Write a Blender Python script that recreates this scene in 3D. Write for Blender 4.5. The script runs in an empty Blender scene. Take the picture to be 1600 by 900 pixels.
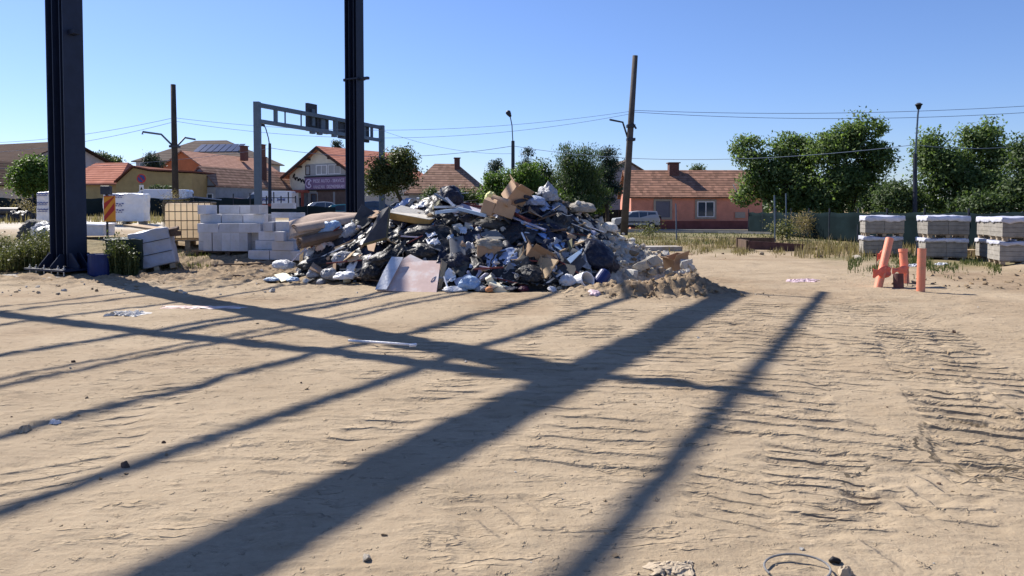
import bpy, bmesh, math, random
import numpy as np
from mathutils import Vector, Matrix, Euler, noise as mnoise
R = math.radians
S = bpy.context.scene
COL = S.collection
rnd = random.Random(7)

# ------------------------------------------------------------------ camera numbers (used to lay the site out)
F = 1155.0; HC = 1.65; PT = R(1.9); CY = 325 + F*math.tan(PT)
cP, sP = math.cos(PT), math.sin(PT)
def ray(u, v):
    dx = (u-800)/F; dy = -(v-CY)/F
    return Vector((dx, cP+dy*sP, -sP+dy*cP))
def Pd(u, v, Y):
    d = ray(u, v); t = Y/d.y
    return Vector((d.x*t, Y, HC+d.z*t))
def G(u, v, z=0.0):
    d = ray(u, v); t = (z-HC)/d.z
    return Vector((d.x*t, d.y*t, z))

cam = bpy.data.cameras.new('camera'); cam_o = bpy.data.objects.new('camera', cam); COL.objects.link(cam_o)
cam_o.location = (0, 0, HC); cam_o.rotation_euler = (R(90)-PT, 0, 0)
cam.sensor_width = 36; cam.lens = F/1600*36; cam.shift_y = -(450-CY)/1600
cam.clip_start = 0.05; cam.clip_end = 6000
S.camera = cam_o

# ------------------------------------------------------------------ light
AZ = R(46.7); EL = R(43.7)
w = bpy.data.worlds.new('World'); S.world = w; w.use_nodes = True
nt = w.node_tree; sky = nt.nodes.new('ShaderNodeTexSky'); sky.sky_type = 'NISHITA'; sky.sun_disc = False
sky.sun_elevation = EL; sky.sun_rotation = -AZ; sky.air_density = 1.0; sky.dust_density = 0.25; sky.ozone_density = 6.0; sky.altitude = 0
bg = nt.nodes['Background']; bg.inputs[1].default_value = 0.070
wb = nt.nodes.new('ShaderNodeVectorMath'); wb.operation = 'MULTIPLY'; wb.inputs[1].default_value = (1.0, 1.02, 1.25)   # cool white balance of the phone
nt.links.new(sky.outputs[0], wb.inputs[0]); nt.links.new(wb.outputs[0], bg.inputs[0])
SUND = Vector((-math.sin(AZ)*math.cos(EL), math.cos(AZ)*math.cos(EL), math.sin(EL)))
sl = bpy.data.lights.new('sun', 'SUN'); sl.energy = 4.8; sl.angle = R(0.36); sl.color = (1, .94, .86)
so = bpy.data.objects.new('sun', sl); COL.objects.link(so); so.rotation_euler = SUND.to_track_quat('Z', 'Y').to_euler(); so.location = (-30, 30, 40)
S.view_settings.view_transform = 'Standard'; S.view_settings.look = 'None'; S.view_settings.gamma = 1; S.view_settings.exposure = 0.78

# ------------------------------------------------------------------ numpy noise
def vnoise(x, y, seed=0):
    xi = np.floor(x); yi = np.floor(y); fx = x-xi; fy = y-yi
    fx = fx*fx*fx*(fx*(fx*6-15)+10); fy = fy*fy*fy*(fy*(fy*6-15)+10)
    def h(a, b):
        s = np.sin(a*127.1+b*311.7+seed*74.7)*43758.5453
        return s-np.floor(s)
    return (h(xi, yi)*(1-fx)+h(xi+1, yi)*fx)*(1-fy)+(h(xi, yi+1)*(1-fx)+h(xi+1, yi+1)*fx)*fy
def fbm(x, y, o=4, seed=0):
    t = 0; a = .5; s = 0
    for k in range(o):
        t = t+a*(vnoise(x, y, seed+k*13)*2-1); s += a; a *= .5; x = x*2.03+7.7; y = y*2.03-3.1
    return t/s
def sst(a, b, x):
    t = np.clip((x-a)/(b-a), 0, 1); return t*t*(3-2*t)

# ------------------------------------------------------------------ materials
def nodes_of(name):
    m = bpy.data.materials.new(name); m.use_nodes = True
    return m, m.node_tree, m.node_tree.nodes, m.node_tree.links, m.node_tree.nodes['Principled BSDF']
def mat(name, col, rough=.8, var=.2, scale=4, bump=.15, bscale=30, metal=0, spec=.3, col2=None, dirt=None, dscale=1.5, trans=0, rndv=.12, alpha=1):
    m, t, N, L, b = nodes_of(name)
    tc = N.new('ShaderNodeTexCoord')
    n1 = N.new('ShaderNodeTexNoise'); n1.inputs['Scale'].default_value = scale; n1.inputs['Detail'].default_value = 6; n1.inputs['Roughness'].default_value = .65
    L.new(tc.outputs['Object'], n1.inputs['Vector'])
    cr = N.new('ShaderNodeValToRGB'); cr.color_ramp.elements[0].position = .3; cr.color_ramp.elements[1].position = .7
    c2 = col2 or tuple(min(1, c*(1+var)) for c in col)
    cr.color_ramp.elements[0].color = (*[c*(1-var) for c in col], 1); cr.color_ramp.elements[1].color = (*c2, 1)
    L.new(n1.outputs[0], cr.inputs[0]); out = cr.outputs[0]
    if dirt:
        n2 = N.new('ShaderNodeTexNoise'); n2.inputs['Scale'].default_value = dscale; n2.inputs['Detail'].default_value = 8; n2.inputs['Roughness'].default_value = .7
        L.new(tc.outputs['Object'], n2.inputs['Vector'])
        r2 = N.new('ShaderNodeValToRGB'); r2.color_ramp.elements[0].position = .48; r2.color_ramp.elements[1].position = .68
        L.new(n2.outputs[0], r2.inputs[0])
        mx = N.new('ShaderNodeMix'); mx.data_type = 'RGBA'; L.new(r2.outputs[0], mx.inputs[0]); L.new(out, mx.inputs[6]); mx.inputs[7].default_value = (*dirt, 1)
        out = mx.outputs[2]
    if rndv:
        oi = N.new('ShaderNodeObjectInfo'); mr = N.new('ShaderNodeMapRange'); mr.inputs[3].default_value = 1-rndv; mr.inputs[4].default_value = 1+rndv
        L.new(oi.outputs['Random'], mr.inputs[0])
        vm = N.new('ShaderNodeVectorMath'); vm.operation = 'SCALE'; L.new(out, vm.inputs[0]); L.new(mr.outputs[0], vm.inputs['Scale']); out = vm.outputs[0]
    L.new(out, b.inputs['Base Color'])
    b.inputs['Roughness'].default_value = rough; b.inputs['Metallic'].default_value = metal; b.inputs['Specular IOR Level'].default_value = spec
    if trans: b.inputs['Transmission Weight'].default_value = trans
    if alpha < 1: b.inputs['Alpha'].default_value = alpha
    if bump:
        n3 = N.new('ShaderNodeTexNoise'); n3.inputs['Scale'].default_value = bscale; n3.inputs['Detail'].default_value = 5
        L.new(tc.outputs['Object'], n3.inputs['Vector'])
        bp = N.new('ShaderNodeBump'); bp.inputs['Strength'].default_value = bump; bp.inputs['Distance'].default_value = .03
        L.new(n3.outputs[0], bp.inputs['Height']); L.new(bp.outputs[0], b.inputs['Normal'])
    return m
def roof_mat(name, col, col2, row=3.2, lich=None):
    """clay tiles: courses follow the slope (object z), columns along the eave, each tile its own tint"""
    m, t, N, L, b = nodes_of(name)
    tc = N.new('ShaderNodeTexCoord'); mp = N.new('ShaderNodeMapping'); L.new(tc.outputs['UV'], mp.inputs[0])
    sx = N.new('ShaderNodeSeparateXYZ'); L.new(mp.outputs[0], sx.inputs[0])
    def mm(op, a, c=None):
        x = N.new('ShaderNodeMath'); x.operation = op
        for i, q in ((0, a), (1, c)):
            if q is None: continue
            if isinstance(q, (int, float)): x.inputs[i].default_value = q
            else: L.new(q, x.inputs[i])
        return x.outputs[0]
    vr = mm('MULTIPLY', sx.outputs[1], row); ur = mm('MULTIPLY', sx.outputs[0], row*1.25); fl = mm('FLOOR', vr); fu = mm('FLOOR', mm('ADD', ur, mm('MULTIPLY', fl, .5)))
    cb = N.new('ShaderNodeCombineXYZ'); L.new(fu, cb.inputs[0]); L.new(fl, cb.inputs[1]); wn = N.new('ShaderNodeTexWhiteNoise'); L.new(cb.outputs[0], wn.inputs[0])
    cx = N.new('ShaderNodeMix'); cx.data_type = 'RGBA'; L.new(wn.outputs[0], cx.inputs[0]); cx.inputs[6].default_value = (*col, 1); cx.inputs[7].default_value = (*col2, 1)
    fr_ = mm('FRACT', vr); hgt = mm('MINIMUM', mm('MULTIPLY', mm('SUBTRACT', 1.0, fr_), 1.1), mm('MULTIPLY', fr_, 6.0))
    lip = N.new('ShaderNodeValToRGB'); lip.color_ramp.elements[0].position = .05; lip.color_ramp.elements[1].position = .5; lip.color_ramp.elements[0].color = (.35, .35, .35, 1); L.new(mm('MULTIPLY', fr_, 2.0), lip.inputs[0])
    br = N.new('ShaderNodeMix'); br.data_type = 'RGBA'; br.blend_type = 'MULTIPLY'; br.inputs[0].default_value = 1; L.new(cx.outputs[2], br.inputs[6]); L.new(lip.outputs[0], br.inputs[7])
    n2 = N.new('ShaderNodeTexNoise'); n2.inputs['Scale'].default_value = .9; n2.inputs['Detail'].default_value = 8; L.new(tc.outputs['Object'], n2.inputs['Vector'])
    r2 = N.new('ShaderNodeValToRGB'); r2.color_ramp.elements[0].position = .45; r2.color_ramp.elements[1].position = .75; r2.color_ramp.elements[1].color = (.6, .6, .6, 1); L.new(n2.outputs[0], r2.inputs[0])
    mx = N.new('ShaderNodeMix'); mx.data_type = 'RGBA'; L.new(r2.outputs[0], mx.inputs[0]); L.new(br.outputs[2], mx.inputs[6]); mx.inputs[7].default_value = (*(lich or [c*.55 for c in col]), 1)
    L.new(mx.outputs[2], b.inputs['Base Color']); b.inputs['Roughness'].default_value = 1; b.inputs['Specular IOR Level'].default_value = .04
    bp = N.new('ShaderNodeBump'); bp.inputs['Strength'].default_value = .8; bp.inputs['Distance'].default_value = .06
    L.new(hgt, bp.inputs['Height']); L.new(bp.outputs[0], b.inputs['Normal'])
    return m
def leaf_mat(name, col, col2, tr=.35):
    m, t, N, L, b = nodes_of(name)
    ge = N.new('ShaderNodeNewGeometry'); cr = N.new('ShaderNodeValToRGB')
    cr.color_ramp.elements[0].color = (*col, 1); cr.color_ramp.elements[1].color = (*col2, 1)
    L.new(ge.outputs['Random Per Island'], cr.inputs[0])
    L.new(cr.outputs[0], b.inputs['Base Color']); b.inputs['Roughness'].default_value = .55; b.inputs['Specular IOR Level'].default_value = .25
    tl = N.new('ShaderNodeBsdfTranslucent'); vm = N.new('ShaderNodeVectorMath'); vm.operation = 'MULTIPLY'; vm.inputs[1].default_value = (1.1, 1.22, .6)
    L.new(cr.outputs[0], vm.inputs[0]); L.new(vm.outputs[0], tl.inputs[0])
    ms = N.new('ShaderNodeMixShader'); ms.inputs[0].default_value = tr
    L.new(b.outputs[0], ms.inputs[1]); L.new(tl.outputs[0], ms.inputs[2]); L.new(ms.outputs[0], N['Material Output'].inputs[0])
    return m
MT = {}
def M(k): return MT[k]
MT['steel'] = mat('painted dark steel', (.012, .019, .042), .5, .2, 3, .05, metal=0, spec=.3)
MT['steel_rib'] = mat('primed steel', (.03, .03, .035), .6)
MT['bolt'] = mat('galvanised bolt', (.5, .5, .5), .4, metal=.8)
MT['concrete'] = mat('cast concrete', (.4, .37, .33), .9, .2, 5, .3, 40, dirt=(.25, .2, .14))
MT['pole'] = mat('weathered pole', (.055, .047, .042), .9, .35, 2, .3, 12)
MT['polec'] = mat('grey concrete pole', (.085, .073, .066), .9, .3, 2, .3, 14)
MT['galv'] = mat('galvanised steel blue grey', (.11, .15, .2), .5, .1, 2, .05, metal=.2)
MT['dkmetal'] = mat('dark metal', (.03, .035, .05), .5, .2)
MT['wire'] = mat('cable black', (.16, .2, .28), .8, .1, bump=0, spec=.1)
MT['block'] = mat('aerated concrete', (.6, .6, .63), .92, .12, 6, .15, 60, dirt=(.45, .44, .42), dscale=3, rndv=.14)
MT['paver'] = mat('grey concrete block', (.27, .25, .22), .95, .25, 6, .3, 40)
MT['film'] = mat('white plastic film', (.72, .72, .74), .35, .08, 5, .4, 12, spec=.5)
MT['filmp'] = mat('hood film', (.55, .56, .64), .35, .12, 5, .5, 12, spec=.4, dirt=(.42, .42, .47), dscale=3)
MT['filmblue'] = mat('pale blue film', (.3, .36, .5), .3, .15, 5, .4, 12, spec=.5)
MT['palletwood'] = mat('pallet wood', (.3, .24, .17), .9, .3, 6)
MT['wood'] = mat('bare wood', (.42, .3, .18), .85, .3, 5, .2, 30)
MT['oldwood'] = mat('old dark wood', (.1, .065, .045), .9, .4, 5, .3, 30)
m, t_, N_, L_, b_ = nodes_of('translucent yellowed plastic'); b_.inputs['Base Color'].default_value = (.78, .64, .46, 1); b_.inputs['Roughness'].default_value = .45
tl_ = N_.new('ShaderNodeBsdfTranslucent'); tl_.inputs[0].default_value = (.96, .86, .7, 1); ms_ = N_.new('ShaderNodeMixShader'); ms_.inputs[0].default_value = .7
L_.new(b_.outputs[0], ms_.inputs[1]); L_.new(tl_.outputs[0], ms_.inputs[2]); L_.new(ms_.outputs[0], N_['Material Output'].inputs[0]); MT['tank'] = m
MT['cage'] = mat('tank cage', (.12, .1, .07), .5, .2, metal=.4)
MT['white'] = mat('white paint', (.75, .75, .75), .6, .08, 4, .1)
MT['greywall'] = mat('grey render', (.25, .27, .3), .9, .15, 2, .15)
MT['whitewall'] = mat('pale render', (.42, .42, .42), .9, .12, 1.5, .15)
MT['cream'] = mat('cream render', (.78, .72, .57), .9, .12, 1.2, .15)
MT['yellow'] = mat('ochre render', (.48, .33, .14), .9, .15, 1.2, .15)
MT['orangew'] = mat('orange render', (.62, .2, .085), .9, .12, 1.2, .15)
MT['pinkw'] = mat('salmon render', (.7, .3, .21), .9, .14, 1.0, .2, dirt=(.52, .22, .155), dscale=.7)
MT['pinkbase'] = mat('dark red plinth', (.2, .07, .06), .9, .2, 1.5)
MT['stone'] = mat('beige window surround', (.36, .31, .26), .9, .1)
MT['glass'] = mat('window glass', (.05, .07, .1), .08, .2, 1, 0, spec=.8)
MT['shutter'] = mat('roller shutter', (.16, .16, .2), .7, .1, 3)
MT['brown'] = mat('brown timber', (.07, .04, .03), .8, .3)
MT['garage'] = mat('garage door', (.1, .075, .07), .8, .2, 2)
MT['redpaint'] = mat('red brown paint', (.3, .09, .07), .8, .2, 2)
MT['brick'] = mat('chimney brick', (.12, .06, .05), .9, .3, 8)
MT['solar'] = mat('solar panel', (.02, .03, .07), .12, .2, 2, 0, spec=.8)
MT['purple'] = mat('purple sign face', (.24, .16, .28), .5, .08, 2, 0)
MT['signtxt'] = mat('sign lettering', (.62, .55, .7), .6, .05, 2, 0)
MT['black'] = mat('black paint', (.012, .012, .014), .6, .2)
MT['mesh'] = mat('green shade netting', (.008, .016, .019), .95, .3, .6, .4, 3, spec=.03)
MT['meshd'] = mat('dark green netting', (.018, .028, .031), .95, .3, .6, .4, 3, spec=.03)
MT['roofred'] = roof_mat('red metal tile', (.44, .19, .13), (.5, .22, .155), 2.4, (.28, .1, .065))
MT['roofbrown'] = roof_mat('brown clay tile', (.24, .15, .105), (.38, .24, .175), 2.4, (.22, .13, .095))
MT['rooforg'] = roof_mat('orange clay tile', (.4, .23, .165), (.48, .28, .21), 2.6, (.36, .2, .15))
MT['roofold'] = roof_mat('old clay tile', (.2, .115, .08), (.38, .21, .145), 2.4, (.2, .12, .09))
MT['roofgrey'] = roof_mat('grey sheet roof', (.15, .12, .1), (.17, .14, .12), 1.5, (.13, .105, .09))
MT['roofdk'] = roof_mat('dark brown roof', (.075, .05, .04), (.09, .062, .05), 2, (.06, .042, .035))
MT['orange'] = mat('orange sewer pipe', (.76, .26, .15), .5, .12, 3, .1, 8, spec=.35, dirt=(.52, .27, .17), dscale=5)
MT['orangenet'] = mat('orange plastic mesh', (.8, .17, .1), .6, .15, 6, .3, 20)
MT['rust'] = mat('rusty pipe', (.1, .05, .045), .8, .3, 6)
MT['blackpipe'] = mat('black pipe', (.025, .025, .028), .5, .3, 4)
MT['blue'] = mat('blue plastic', (.015, .03, .13), .45, .2, 3)
MT['cardboard'] = mat('cardboard', (.46, .31, .2), .88, .12, 3, .12, 20)
MT['cardin'] = mat('cardboard inside', (.33, .22, .14), .9, .15, 3)
MT['carpet'] = mat('beige carpet', (.42, .32, .25), .95, .15, 6, .3, 60)
MT['carpetback'] = mat('brown carpet back', (.2, .14, .105), .95, .2, 6, .3, 50)
MT['bagblack'] = mat('black bin bag', (.014, .015, .018), .45, .3, 6, .6, 9, spec=.3, dirt=(.11, .1, .09), dscale=4)
MT['bagnavy'] = mat('navy black bag', (.013, .015, .032), .48, .3, 6, .6, 9, spec=.3, dirt=(.07, .07, .085), dscale=4)
MT['baggrey'] = mat('grey sack', (.075, .072, .068), .75, .3, 6, .6, 10, spec=.2)
MT['bagwhite'] = mat('white carrier bag', (.6, .61, .64), .42, .15, 6, .5, 12, spec=.4)
MT['bagclear'] = mat('greyish clear bag', (.33, .34, .37), .4, .25, 6, .6, 12, spec=.35, dirt=(.2, .19, .17), dscale=4)
MT['bagblue'] = mat('pale blue plastic', (.3, .42, .58), .38, .2, 6, .5, 12, spec=.4)
MT['pinkboard'] = mat('pinkish laminate board', (.62, .45, .39), .7, .1, 2.5, .12, 12, dirt=(.72, .68, .64), dscale=2.2)
MT['tanboard'] = mat('tan board', (.4, .29, .17), .8, .2, 4)
MT['foam'] = mat('yellow foam', (.5, .3, .1), .9, .25, 4, .2)
MT['mattwhite'] = mat('dirty white cover', (.62, .58, .5), .8, .15, 5, .3, 20)
MT['dkpanel'] = mat('dark grey panel', (.06, .06, .065), .75, .3, 4)
MT['olive'] = mat('olive edging', (.16, .15, .09), .8, .2)
MT['greypanel'] = mat('grey panel', (.2, .2, .2), .8, .2, 4, .15)
MT['lilac'] = mat('lilac grey board', (.38, .37, .46), .6, .12, 4)
MT['bluepanel'] = mat('pale blue panel', (.2, .33, .62), .45, .1, 4)
MT['lightblue'] = mat('light blue profile', (.42, .54, .66), .4, .1, 4)
MT['redwood'] = mat('dark red plank', (.16, .04, .035), .7, .3, 5)
MT['creamfoam'] = mat('cream foam block', (.74, .68, .5), .85, .1, 5, .2)
MT['yellowcloth'] = mat('pale yellow foam', (.66, .64, .3), .85, .12, 6, .3)
MT['rubble'] = mat('broken plaster', (.55, .49, .4), .95, .3, 7, .8, 25, rndv=.3, spec=.1)
MT['rubbled'] = mat('broken concrete', (.38, .35, .3), .95, .3, 7, .8, 25, rndv=.3, spec=.1)
MT['rubblew'] = mat('white plaster', (.62, .59, .53), .95, .15, 7, .7, 25, rndv=.15, spec=.1)
MT['soil'] = mat('dry soil', (.3, .22, .135), .97, .25, 6, .5, 25)
MT['terracotta'] = mat('orange clay', (.5, .22, .09), .8, .15)
MT['magenta'] = mat('maroon plastic', (.06, .012, .03), .5, .2)
MT['pinkcloth'] = mat('pink sheet', (.6, .45, .48), .7, .2, 6)
MT['tyre'] = mat('tyre rubber', (.02, .02, .02), .8, .2, bump=0)
MT['rim'] = mat('wheel rim', (.45, .45, .47), .4, .1, metal=.6, bump=0)
for k, c in dict(silver=(.42, .44, .47), vanwhite=(.78, .8, .84), teal=(.03, .2, .24), darkred=(.09, .025, .025), dark=(.02, .025, .035), navy=(.03, .06, .12)).items():
    MT['car_'+k] = mat('car paint '+k, c, .25, .05, 2, 0, spec=.6, rndv=0)
MT['lampred'] = mat('tail lamp', (.3, .02, .02), .2, .1, bump=0)
MT['lampclear'] = mat('head lamp', (.6, .6, .62), .1, .05, bump=0, spec=.7)
MT['signred'] = mat('sign red', (.5, .04, .03), .5, .1, bump=0)
MT['signorange'] = mat('sign orange yellow', (.75, .3, .03), .5, .1, bump=0)
MT['signblue'] = mat('sign blue', (.06, .08, .25), .5, .1, bump=0)
MT['wrapgreen'] = mat('green tarpaulin', (.02, .035, .025), .6, .3, 4, .5, 8)
MT['wrapgrey'] = mat('grey wrapped blocks', (.38, .4, .46), .5, .15, 4, .3, 10, dirt=(.33, .33, .33), dscale=2)
MT['bark'] = mat('bark', (.07, .055, .042), .95, .3, 5, .5, 15)
MT['leaf_walnut'] = leaf_mat('walnut leaf', (.06, .1, .03), (.2, .27, .105), .5)
MT['leaf_bright'] = leaf_mat('bright leaf', (.05, .1, .02), (.15, .23, .05), .42)
MT['leaf_dark'] = leaf_mat('dark leaf', (.034, .06, .024), (.11, .155, .055), .38)
MT['leaf_fir'] = leaf_mat('conifer needles', (.018, .036, .026), (.05, .08, .05), .2)
MT['leaf_olive'] = leaf_mat('olive leaf', (.045, .06, .022), (.11, .13, .045))
MT['dryg'] = leaf_mat('dry grass', (.17, .135, .065), (.36, .29, .16), .3)
MT['greeng'] = leaf_mat('green grass', (.045, .07, .022), (.15, .16, .06), .3)
MT['weed'] = leaf_mat('weed leaf', (.05, .07, .022), (.2, .19, .075), .3)
MT['drybush'] = leaf_mat('dry shrub', (.18, .14, .07), (.36, .28, .15), .3)
MT['asphalt'] = mat('asphalt', (.06, .06, .06), .9, .2, 2, .2, 60, dirt=(.12, .11, .095), dscale=.4, rndv=0)
MT['kerb'] = mat('concrete kerb', (.3, .29, .27), .9, .2, 3, .2, rndv=0)
MT['paint'] = mat('road paint', (.7, .7, .68), .7, .1, 3, 0, rndv=0)

# ------------------------------------------------------------------ mesh builder
class MB:
    def __init__(s): s.v = []; s.f = []; s.mi = []; s.uv = None
    def add(s, vs, fs, mi=0):
        o = len(s.v); s.v += [tuple(v) for v in vs]; s.f += [tuple(i+o for i in f) for f in fs]; s.mi += [mi]*len(fs); return s
    def box(s, c, d, rot=None, mi=0):
        m = Matrix.Identity(3) if rot is None else (rot if isinstance(rot, Matrix) else Euler(rot).to_matrix())
        c = Vector(c); h = [x/2 for x in d]
        vs = [c+m@Vector((x*h[0], y*h[1], z*h[2])) for x in (-1, 1) for y in (-1, 1) for z in (-1, 1)]
        return s.add(vs, [(0, 1, 3, 2), (4, 6, 7, 5), (0, 4, 5, 1), (2, 3, 7, 6), (0, 2, 6, 4), (1, 5, 7, 3)], mi)
    def bar(s, a, b, wd, ht=None, mi=0):
        a = Vector(a); b = Vector(b); ht = ht or wd; d = (b-a); L = d.length; d.normalize()
        up = Vector((0, 0, 1)) if abs(d.z) < .95 else Vector((0, 1, 0))
        x = d.cross(up).normalized(); z = x.cross(d)
        return s.box((a+b)/2, (wd, L, ht), Matrix((x, d, z)).transposed(), mi)
    def tube(s, pts, r, n=8, caps=True, mi=0):
        pts = [Vector(p) for p in pts]; rs = r if isinstance(r, (list, tuple)) else [r]*len(pts); o = len(s.v); k = len(pts)
        ref = None
        for i, p in enumerate(pts):
            d = (pts[min(i+1, k-1)]-pts[max(i-1, 0)]).normalized()
            if ref is None: ref = Vector((0, 0, 1)) if abs(d.z) < .9 else Vector((1, 0, 0))
            x = d.cross(ref).normalized(); y = x.cross(d).normalized(); ref = y if abs(d.dot(y)) < .99 else ref
            s.v += [tuple(p+(x*math.cos(2*math.pi*j/n)+y*math.sin(2*math.pi*j/n))*rs[i]) for j in range(n)]
        fs = [(o+i*n+j, o+i*n+(j+1) % n, o+(i+1)*n+(j+1) % n, o+(i+1)*n+j) for i in range(k-1) for j in range(n)]
        if caps: fs += [tuple(o+j for j in reversed(range(n))), tuple(o+(k-1)*n+j for j in range(n))]
        s.f += fs; s.mi += [mi]*len(fs); return s
    def pipe(s, a, b, r, t=.01, n=16, mi=0):
        a = Vector(a); b = Vector(b); d = (b-a).normalized(); ref = Vector((0, 0, 1)) if abs(d.z) < .9 else Vector((1, 0, 0))
        x = d.cross(ref).normalized(); y = x.cross(d); vs = []
        for p in (a, b):
            for rr in (r, r-t):
                vs += [p+(x*math.cos(2*math.pi*j/n)+y*math.sin(2*math.pi*j/n))*rr for j in range(n)]
        fs = []
        for j in range(n):
            k = (j+1) % n
            fs += [(j, k, 2*n+k, 2*n+j), (n+k, n+j, 3*n+j, 3*n+k), (k, j, n+j, n+k), (2*n+j, 2*n+k, 3*n+k, 3*n+j)]
        return s.add(vs, fs, mi)
    def prism(s, poly, d, mi=0):
        """poly: list of 3-D points (planar), extruded by the vector d"""
        d = Vector(d); p = [Vector(q) for q in poly]; n = len(p)
        return s.add(p+[q+d for q in p], [tuple(range(n)), tuple(reversed(range(n, 2*n)))]+[(i, n+i, n+(i+1) % n, (i+1) % n) for i in range(n)], mi)
    def sheet(s, fn, nu, nv, mi=0):
        vs = [fn(i/nu, j/nv) for i in range(nu+1) for j in range(nv+1)]
        return s.add(vs, [(i*(nv+1)+j, (i+1)*(nv+1)+j, (i+1)*(nv+1)+j+1, i*(nv+1)+j+1) for i in range(nu) for j in range(nv)], mi)
    def build(s, name, mats, parent=None, loc=None, smooth=False, bevel=0, solid=0, rot=None):
        me = bpy.data.meshes.new(name); me.from_pydata(s.v, [], s.f)
        for m in (mats if isinstance(mats, (list, tuple)) else [mats]): me.materials.append(m)
        if any(s.mi): me.polygons.foreach_set('material_index', s.mi)
        if s.uv:
            l = me.uv_layers.new(name='UVMap')
            for p in me.polygons:
                for k in p.loop_indices: l.data[k].uv = s.uv(me.vertices[me.loops[k].vertex_index].co, p.normal)
        bm = bmesh.new(); bm.from_mesh(me); bmesh.ops.recalc_face_normals(bm, faces=bm.faces); bm.to_mesh(me); bm.free()
        if smooth: me.polygons.foreach_set('use_smooth', [True]*len(me.polygons))
        me.update()
        o = bpy.data.objects.new(name, me); COL.objects.link(o)
        if parent: o.parent = parent
        if loc is not None: o.location = loc
        if rot is not None: o.rotation_euler = rot
        if solid: md = o.modifiers.new('solid', 'SOLIDIFY'); md.thickness = solid; md.offset = 0
        if bevel: md = o.modifiers.new('bevel', 'BEVEL'); md.width = bevel; md.segments = 2; md.limit_method = 'ANGLE'
        return o
def tag(o, label=None, cat=None, group=None, kind=None):
    if label: o['label'] = label
    if cat: o['category'] = cat
    if group: o['group'] = group
    if kind: o['kind'] = kind
    return o
def thing(name, label, cat, loc=(0, 0, 0), rot=(0, 0, 0), group=None):
    o = bpy.data.objects.new(name, None); COL.objects.link(o); o.empty_display_size = .2
    o.location = loc; o.rotation_euler = rot if not isinstance(rot, (int, float)) else (0, 0, rot)
    return tag(o, label, cat, group)
def dup(root, loc=None, rot=None, label=None, group=None, scale=None):
    r = root.copy(); COL.objects.link(r)
    if loc is not None: r.location = loc
    if rot is not None: r.rotation_euler = rot
    if scale is not None: r.scale = scale if not isinstance(scale, (int, float)) else (scale,)*3
    if label: r['label'] = label
    if group: r['group'] = group
    for ch in list(root.children):
        c = ch.copy(); COL.objects.link(c); c.parent = r
        for g in list(ch.children):
            d = g.copy(); COL.objects.link(d); d.parent = c
    return r

# ------------------------------------------------------------------ terrain
def interp(x, xs, ys): return np.interp(x, xs, ys)
def gz_np(x, y):
    sx = sst(-3.0, -8.0, x) if False else np.clip((-3.0-x)/5.0, 0, 1); sx = sx*sx*(3-2*sx)
    z = sx*interp(y, [18.6, 20, 25, 32, 60, 90], [0, .36, .7, 1.0, 1.25, 1.35])
    z = z-.32*sst(44, 66, y)*sst(4, 9, x)
    # the dirt heaped against the right toe of the rubbish and a low bank by the pipes
    for (cx, cy, rx, ry, h) in ((3.0, 14.2, 1.0, .5, .2), (1.75, 14.1, .8, .4, .12), (3.6, 14.5, .5, .5, .2), (9.3, 15.2, .9, .4, .07), (-6.2, 18.2, 1.6, .8, .1), (-4.2, 16.8, .9, .5, .08), (15, 20.2, 1.2, .8, .25)):
        z = z+h*np.exp(-(((x-cx)/rx)**2+((y-cy)/ry)**2)**1.5)
    return z
def gz(x, y): return float(gz_np(np.array([float(x)]), np.array([float(y)]))[0])
def gfine(x, y):
    near = sst(60, 25, y)
    z = (.03*fbm(x*.6, y*.6, 3, 1)+.013*fbm(x*2.3, y*2.6, 5, 5))*near
    z = z+.03*fbm(x*1.5, y*1.5, 4, 21)*near*sst(13, 17, y)
    n2 = sst(22, 12, y)
    # scuffs and crusts
    rid = 1-np.abs(fbm(x*1.6, y*3.2, 4, 9))*2.2
    z = z+.022*np.clip(rid-.62, 0, 1)*n2*sst(-.25, .35, fbm(x*.55, y*.55, 3, 3))
    z = z+.004*fbm(x*8, y*10, 3, 11)*n2
    st = fbm(x*1.9+.4*fbm(x, y, 2, 61), y*7.0, 4, 62)          # short scuffed lips lying across the view
    z = z+.035*np.clip(st-.14, 0, .3)*n2*(.35+.65*sst(-.2, .3, fbm(x*.7, y*.7, 3, 63)))
    st2 = fbm(x*5.5, y*14.0, 3, 64); z = z+.02*np.clip(st2-.18, 0, .3)*n2
    # lumpy heaped dirt
    lump = np.exp(-(((x-2.7)/1.7)**2+((y-14.2)/.75)**2)**2)
    z = z+lump*(.16*fbm(x*3.2, y*3.6, 5, 31)+.16*np.abs(fbm(x*6, y*7, 4, 33))-.03)
    lw = sst(-2.5, -4.5, x)*sst(14.2, 16.6, y)*sst(26, 22, y); z = z+lw*(.10*fbm(x*2.2, y*3.0, 5, 35)+.14*np.abs(fbm(x*5, y*6, 4, 36)))
    return z
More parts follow.
